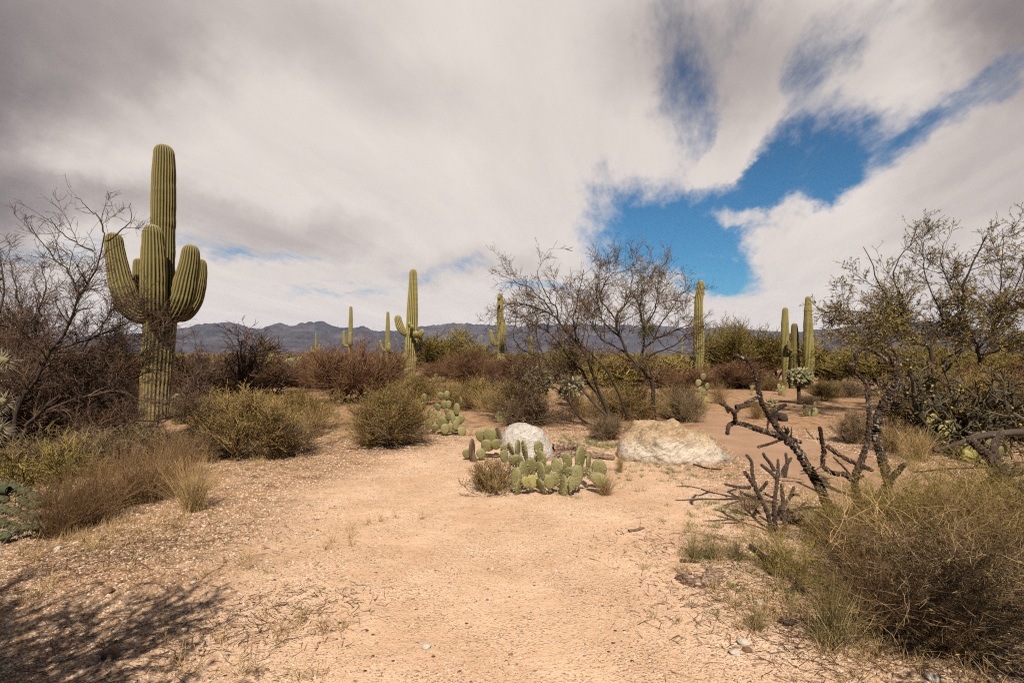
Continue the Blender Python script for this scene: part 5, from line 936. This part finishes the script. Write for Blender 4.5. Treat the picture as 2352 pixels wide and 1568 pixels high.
# ------------------------------------------------------------------ gravel, litter, ground grass, far scrub (uncountable)
def scatter(n, rng, y0, y1, margin=1.06):
    Y = y0 * (y1 / y0) ** rng.uniform(0, 1, n); X = rng.uniform(-1, 1, n) * Y * margin; return X, Y
def build_gravel():
    rng = np.random.default_rng(1000); n = 150000; X, Y = scatter(n, rng, 2.2, 11)
    nz_ = np.array([mnoise.fractal(Vector((x * .9, y * .9, 4.0)), 1, 2, 3) for x, y in zip(X, Y)])
    edge = np.clip((np.hypot((X - .15) * .4, (Y - 5) * .2) - .55) * 1.2, 0, .7)
    keep = rng.uniform(0, 1, n) < np.clip(.42 + .75 * nz_ + edge, .05, 1); X, Y, edge = X[keep], Y[keep], edge[keep]; n = len(X)
    r = .0020 * (1 + rng.pareto(4.2, n)) * rng.uniform(.7, 1.3, n); r = np.clip(r * (1 + .10 * Y) * (1 + 1.3 * edge), .0018, .017)
    base = np.array([(1, 0, 0), (.5, .87, 0), (-.5, .87, 0), (-1, 0, 0), (-.5, -.87, 0), (.5, -.87, 0), (0, 0, .75)])
    a = rng.uniform(0, 6.28, n); V = np.repeat(base[None], n, 0) * rng.uniform(.65, 1.3, (n, 7, 1)); V[:, :, 0] *= rng.uniform(.8, 1.5, n)[:, None]; V[:, :6, 2] = -.25
    ca, sa = np.cos(a)[:, None], np.sin(a)[:, None]; VX = V[:, :, 0] * ca - V[:, :, 1] * sa; VY = V[:, :, 0] * sa + V[:, :, 1] * ca
    Z = np.array([gz(x, y) for x, y in zip(X, Y)])
    P = np.stack([VX * r[:, None] + X[:, None], VY * r[:, None] + Y[:, None], V[:, :, 2] * r[:, None] * .9 + Z[:, None] + .0015], -1)
    f = np.array([(i, (i + 1) % 6, 6) for i in range(6)]); F = (np.arange(n) * 7)[:, None, None] + f[None]
    g = Geo(); g.add(P.reshape(-1, 3), F.reshape(-1, 3)); tag(g.build('gravel', M['pebble'], smooth=False), 'loose pale gravel strewn over the sandy ground', 'gravel', kind='stuff')
build_gravel()
def tufts(name, label, cat, spots, mt, seed, L, spread, n_each, r=.0014):
    rng = np.random.default_rng(seed); P0 = []; 
    for (x, y, s, cnt) in spots:
        for _ in range(cnt):
            P0.append((x + rng.normal(0, s), y + rng.normal(0, s * .8)))
    P0 = np.array(P0); base = np.repeat(P0, n_each, 0) + rng.normal(0, .018, (len(P0) * n_each, 2)); m = len(base)
    z = np.array([gz(a, b_) for a, b_ in base]); az = rng.uniform(0, 6.28, m); el = np.radians(rng.uniform(5, spread, m)); d = np.stack([np.sin(el) * np.cos(az), np.sin(el) * np.sin(az), np.cos(el)], -1)
    g = Geo(); pts = grow(np.column_stack([base, z - .005]), d, L * rng.uniform(.4, 1.1, m), 4, .12, -.06, rng); tubes(g, pts, taper(m, 4, r, r * .4), 3); tag(g.build(name, M[mt], smooth=False), label, cat, kind='stuff')
def sp(x, y, s, c): p = Gp(x, y); return (p[0], p[1], s, c)
tufts('green_grass', 'short fresh green grass between the boulders and on the sand', 'grass', [sp(1330, 1018, .28, 60), sp(1390, 1026, .22, 50), sp(1300, 1008, .2, 25), sp(1480, 1082, .35, 26), sp(1560, 1085, .4, 34), sp(1610, 1064, .25, 14), sp(1470, 1062, .2, 12), sp(1690, 1175, .25, 40), sp(1620, 1200, .3, 14), sp(1500, 1115, .4, 12), sp(1290, 1130, .15, 8), sp(780, 980, .35, 40), sp(1610, 1410, .12, 5), sp(1700, 1330, .3, 12), sp(1860, 1350, .3, 40), sp(1780, 1290, .25, 30), sp(1130, 945, .4, 16)], 'grass_green', 1100, .07, 70, 16)
tufts('dry_ground_grass', 'sparse dry grass and weeds on the stony margins', 'grass', [sp(250, 1235, .3, 26), sp(150, 1250, .25, 18), sp(380, 1195, .3, 16), sp(785, 1250, .15, 4), sp(500, 1330, .3, 6), sp(540, 1450, .25, 8), sp(660, 1500, .2, 8), sp(100, 1380, .2, 4), sp(860, 1200, .2, 5), sp(1640, 1300, .25, 16), sp(1780, 1390, .3, 26), sp(1960, 1480, .3, 30), sp(2080, 1500, .3, 26), sp(1700, 1215, .3, 20), sp(620, 1060, .4, 24), sp(760, 1005, .4, 26), sp(940, 1010, .3, 16), sp(2050, 1060, .5, 50), sp(1900, 940, 1.2, 26), sp(2000, 950, 1.2, 26), sp(1300, 960, .9, 22), sp(1050, 920, .9, 24), sp(350, 1010, .4, 22), sp(230, 1060, .5, 40), sp(100, 1080, .5, 40), sp(1800, 1250, .3, 20), sp(2200, 1200, .5, 60), sp(1250, 1120, .2, 8)], 'straw', 1101, .14, 60, 16)
def build_litter():
    rng = np.random.default_rng(1200); g = Geo(); P = []
    for (x, y, s, c) in [sp(250, 1280, .5, 900), sp(120, 1300, .5, 700), sp(420, 1230, .45, 600), sp(300, 1480, .45, 700), sp(600, 1440, .3, 350), sp(720, 1380, .25, 200), sp(1640, 1260, .4, 600), sp(1760, 1360, .4, 800), sp(1900, 1440, .4, 1000), sp(2080, 1500, .4, 1000), sp(2250, 1490, .3, 700), sp(1330, 1040, .35, 500), sp(560, 1060, .7, 500), sp(860, 1030, .7, 400), sp(2080, 1050, .8, 600), sp(1960, 960, 1.5, 400)]:
        P.append(np.column_stack([rng.normal(x, s, c), rng.normal(y, s * .7, c)]))
    P = np.concatenate(P); n = len(P); z = np.array([gz(a, b_) for a, b_ in P]); az = rng.uniform(0, 6.28, n); d = np.stack([np.cos(az), np.sin(az), rng.uniform(-.05, .25, n)], -1)
    q = grow(np.column_stack([P, z + .004]), d, rng.uniform(.02, .12, n), 3, .18, -.03, rng); tubes(g, q, taper(n, 3, rng.uniform(.001, .003, n), .001), 3); tag(g.build('litter', M['litter'], smooth=False), 'dead twigs and leaf litter lying on the ground', 'litter', kind='stuff')
build_litter()
def build_scrub():
    rng = np.random.default_rng(1300); tm = []
    for i in range(4):
        r2 = np.random.default_rng(1310 + i); gs, gc = brush(r2, n=16, L=1.2, spread=60, l1=150, l2=700, len1=.55, len2=.3, rmin=.009, r=.02, leaf=900, leaf_len=.10, leaf_w=.03); tm.append(gc)
    g = Geo()
    for k in range(330):
        Y = 24 * (190 / 24) ** rng.uniform(0, 1); X = rng.uniform(-1.15, 1.15) * Y
        if 9 < X < 19 and Y < 30: continue
        if Y < 36 and -.30 < X / Y < -.05: continue
        if X / Y > .42 and Y < 30: continue
        h = rng.uniform(.85, 1.35) * (1.0 + Y / 300); s = rng.uniform(1.3, 2.2); t = tm[k % 4]; a = rng.uniform(0, 6.28); green = rng.random() < (.35 if X < 0 else .6); off = 2 if green else 0
        vv = np.concatenate(t.v); top = vv[:, 2].max(); R = np.array([[math.cos(a), -math.sin(a), 0], [math.sin(a), math.cos(a), 0], [0, 0, 1]])
        for v, f, m in zip(t.v, t.f, t.m):
            w_ = (v @ R.T) * np.array((s, s, h * 1.25 / top)) + np.array((X, Y, 0)); base = int(f.min()); g.add(w_, f - base, 0)
            g.m[-1] = m + off
    tag(g.build('desert_scrub', [M['twig_red'], M['twig_brown'], M['twig_green'], M['leaf_olive']], smooth=False), 'far belt of brown and green desert scrub below the mountains', 'scrub', kind='stuff')
build_scrub()
# ------------------------------------------------------------------ air
def build_haze():
    m = bpy.data.materials.new('air'); m.use_nodes = True; t = NT(m.node_tree); t.n.clear(); o = t.new('ShaderNodeOutputMaterial'); v = t.new('ShaderNodeVolumePrincipled')
    v.inputs['Color'].default_value = (.58, .68, .95, 1); v.inputs['Density'].default_value = 2.6e-5; v.inputs['Anisotropy'].default_value = 0.0; t.l.new(v.outputs[0], o.inputs['Volume'])
    x0, x1, y0, y1, z0, z1 = -9200, 9200, -9200, 10200, -12, 400
    V = [(x, y, z) for z in (z0, z1) for y in (y0, y1) for x in (x0, x1)]; F = [(0, 2, 3, 1), (4, 5, 7, 6), (0, 1, 5, 4), (2, 6, 7, 3), (0, 4, 6, 2), (1, 3, 7, 5)]
    g = Geo(); g.add(V, F); tag(g.build('haze', m, smooth=False), 'thin dry desert air fading the mountains', 'haze', kind='stuff')
build_haze()
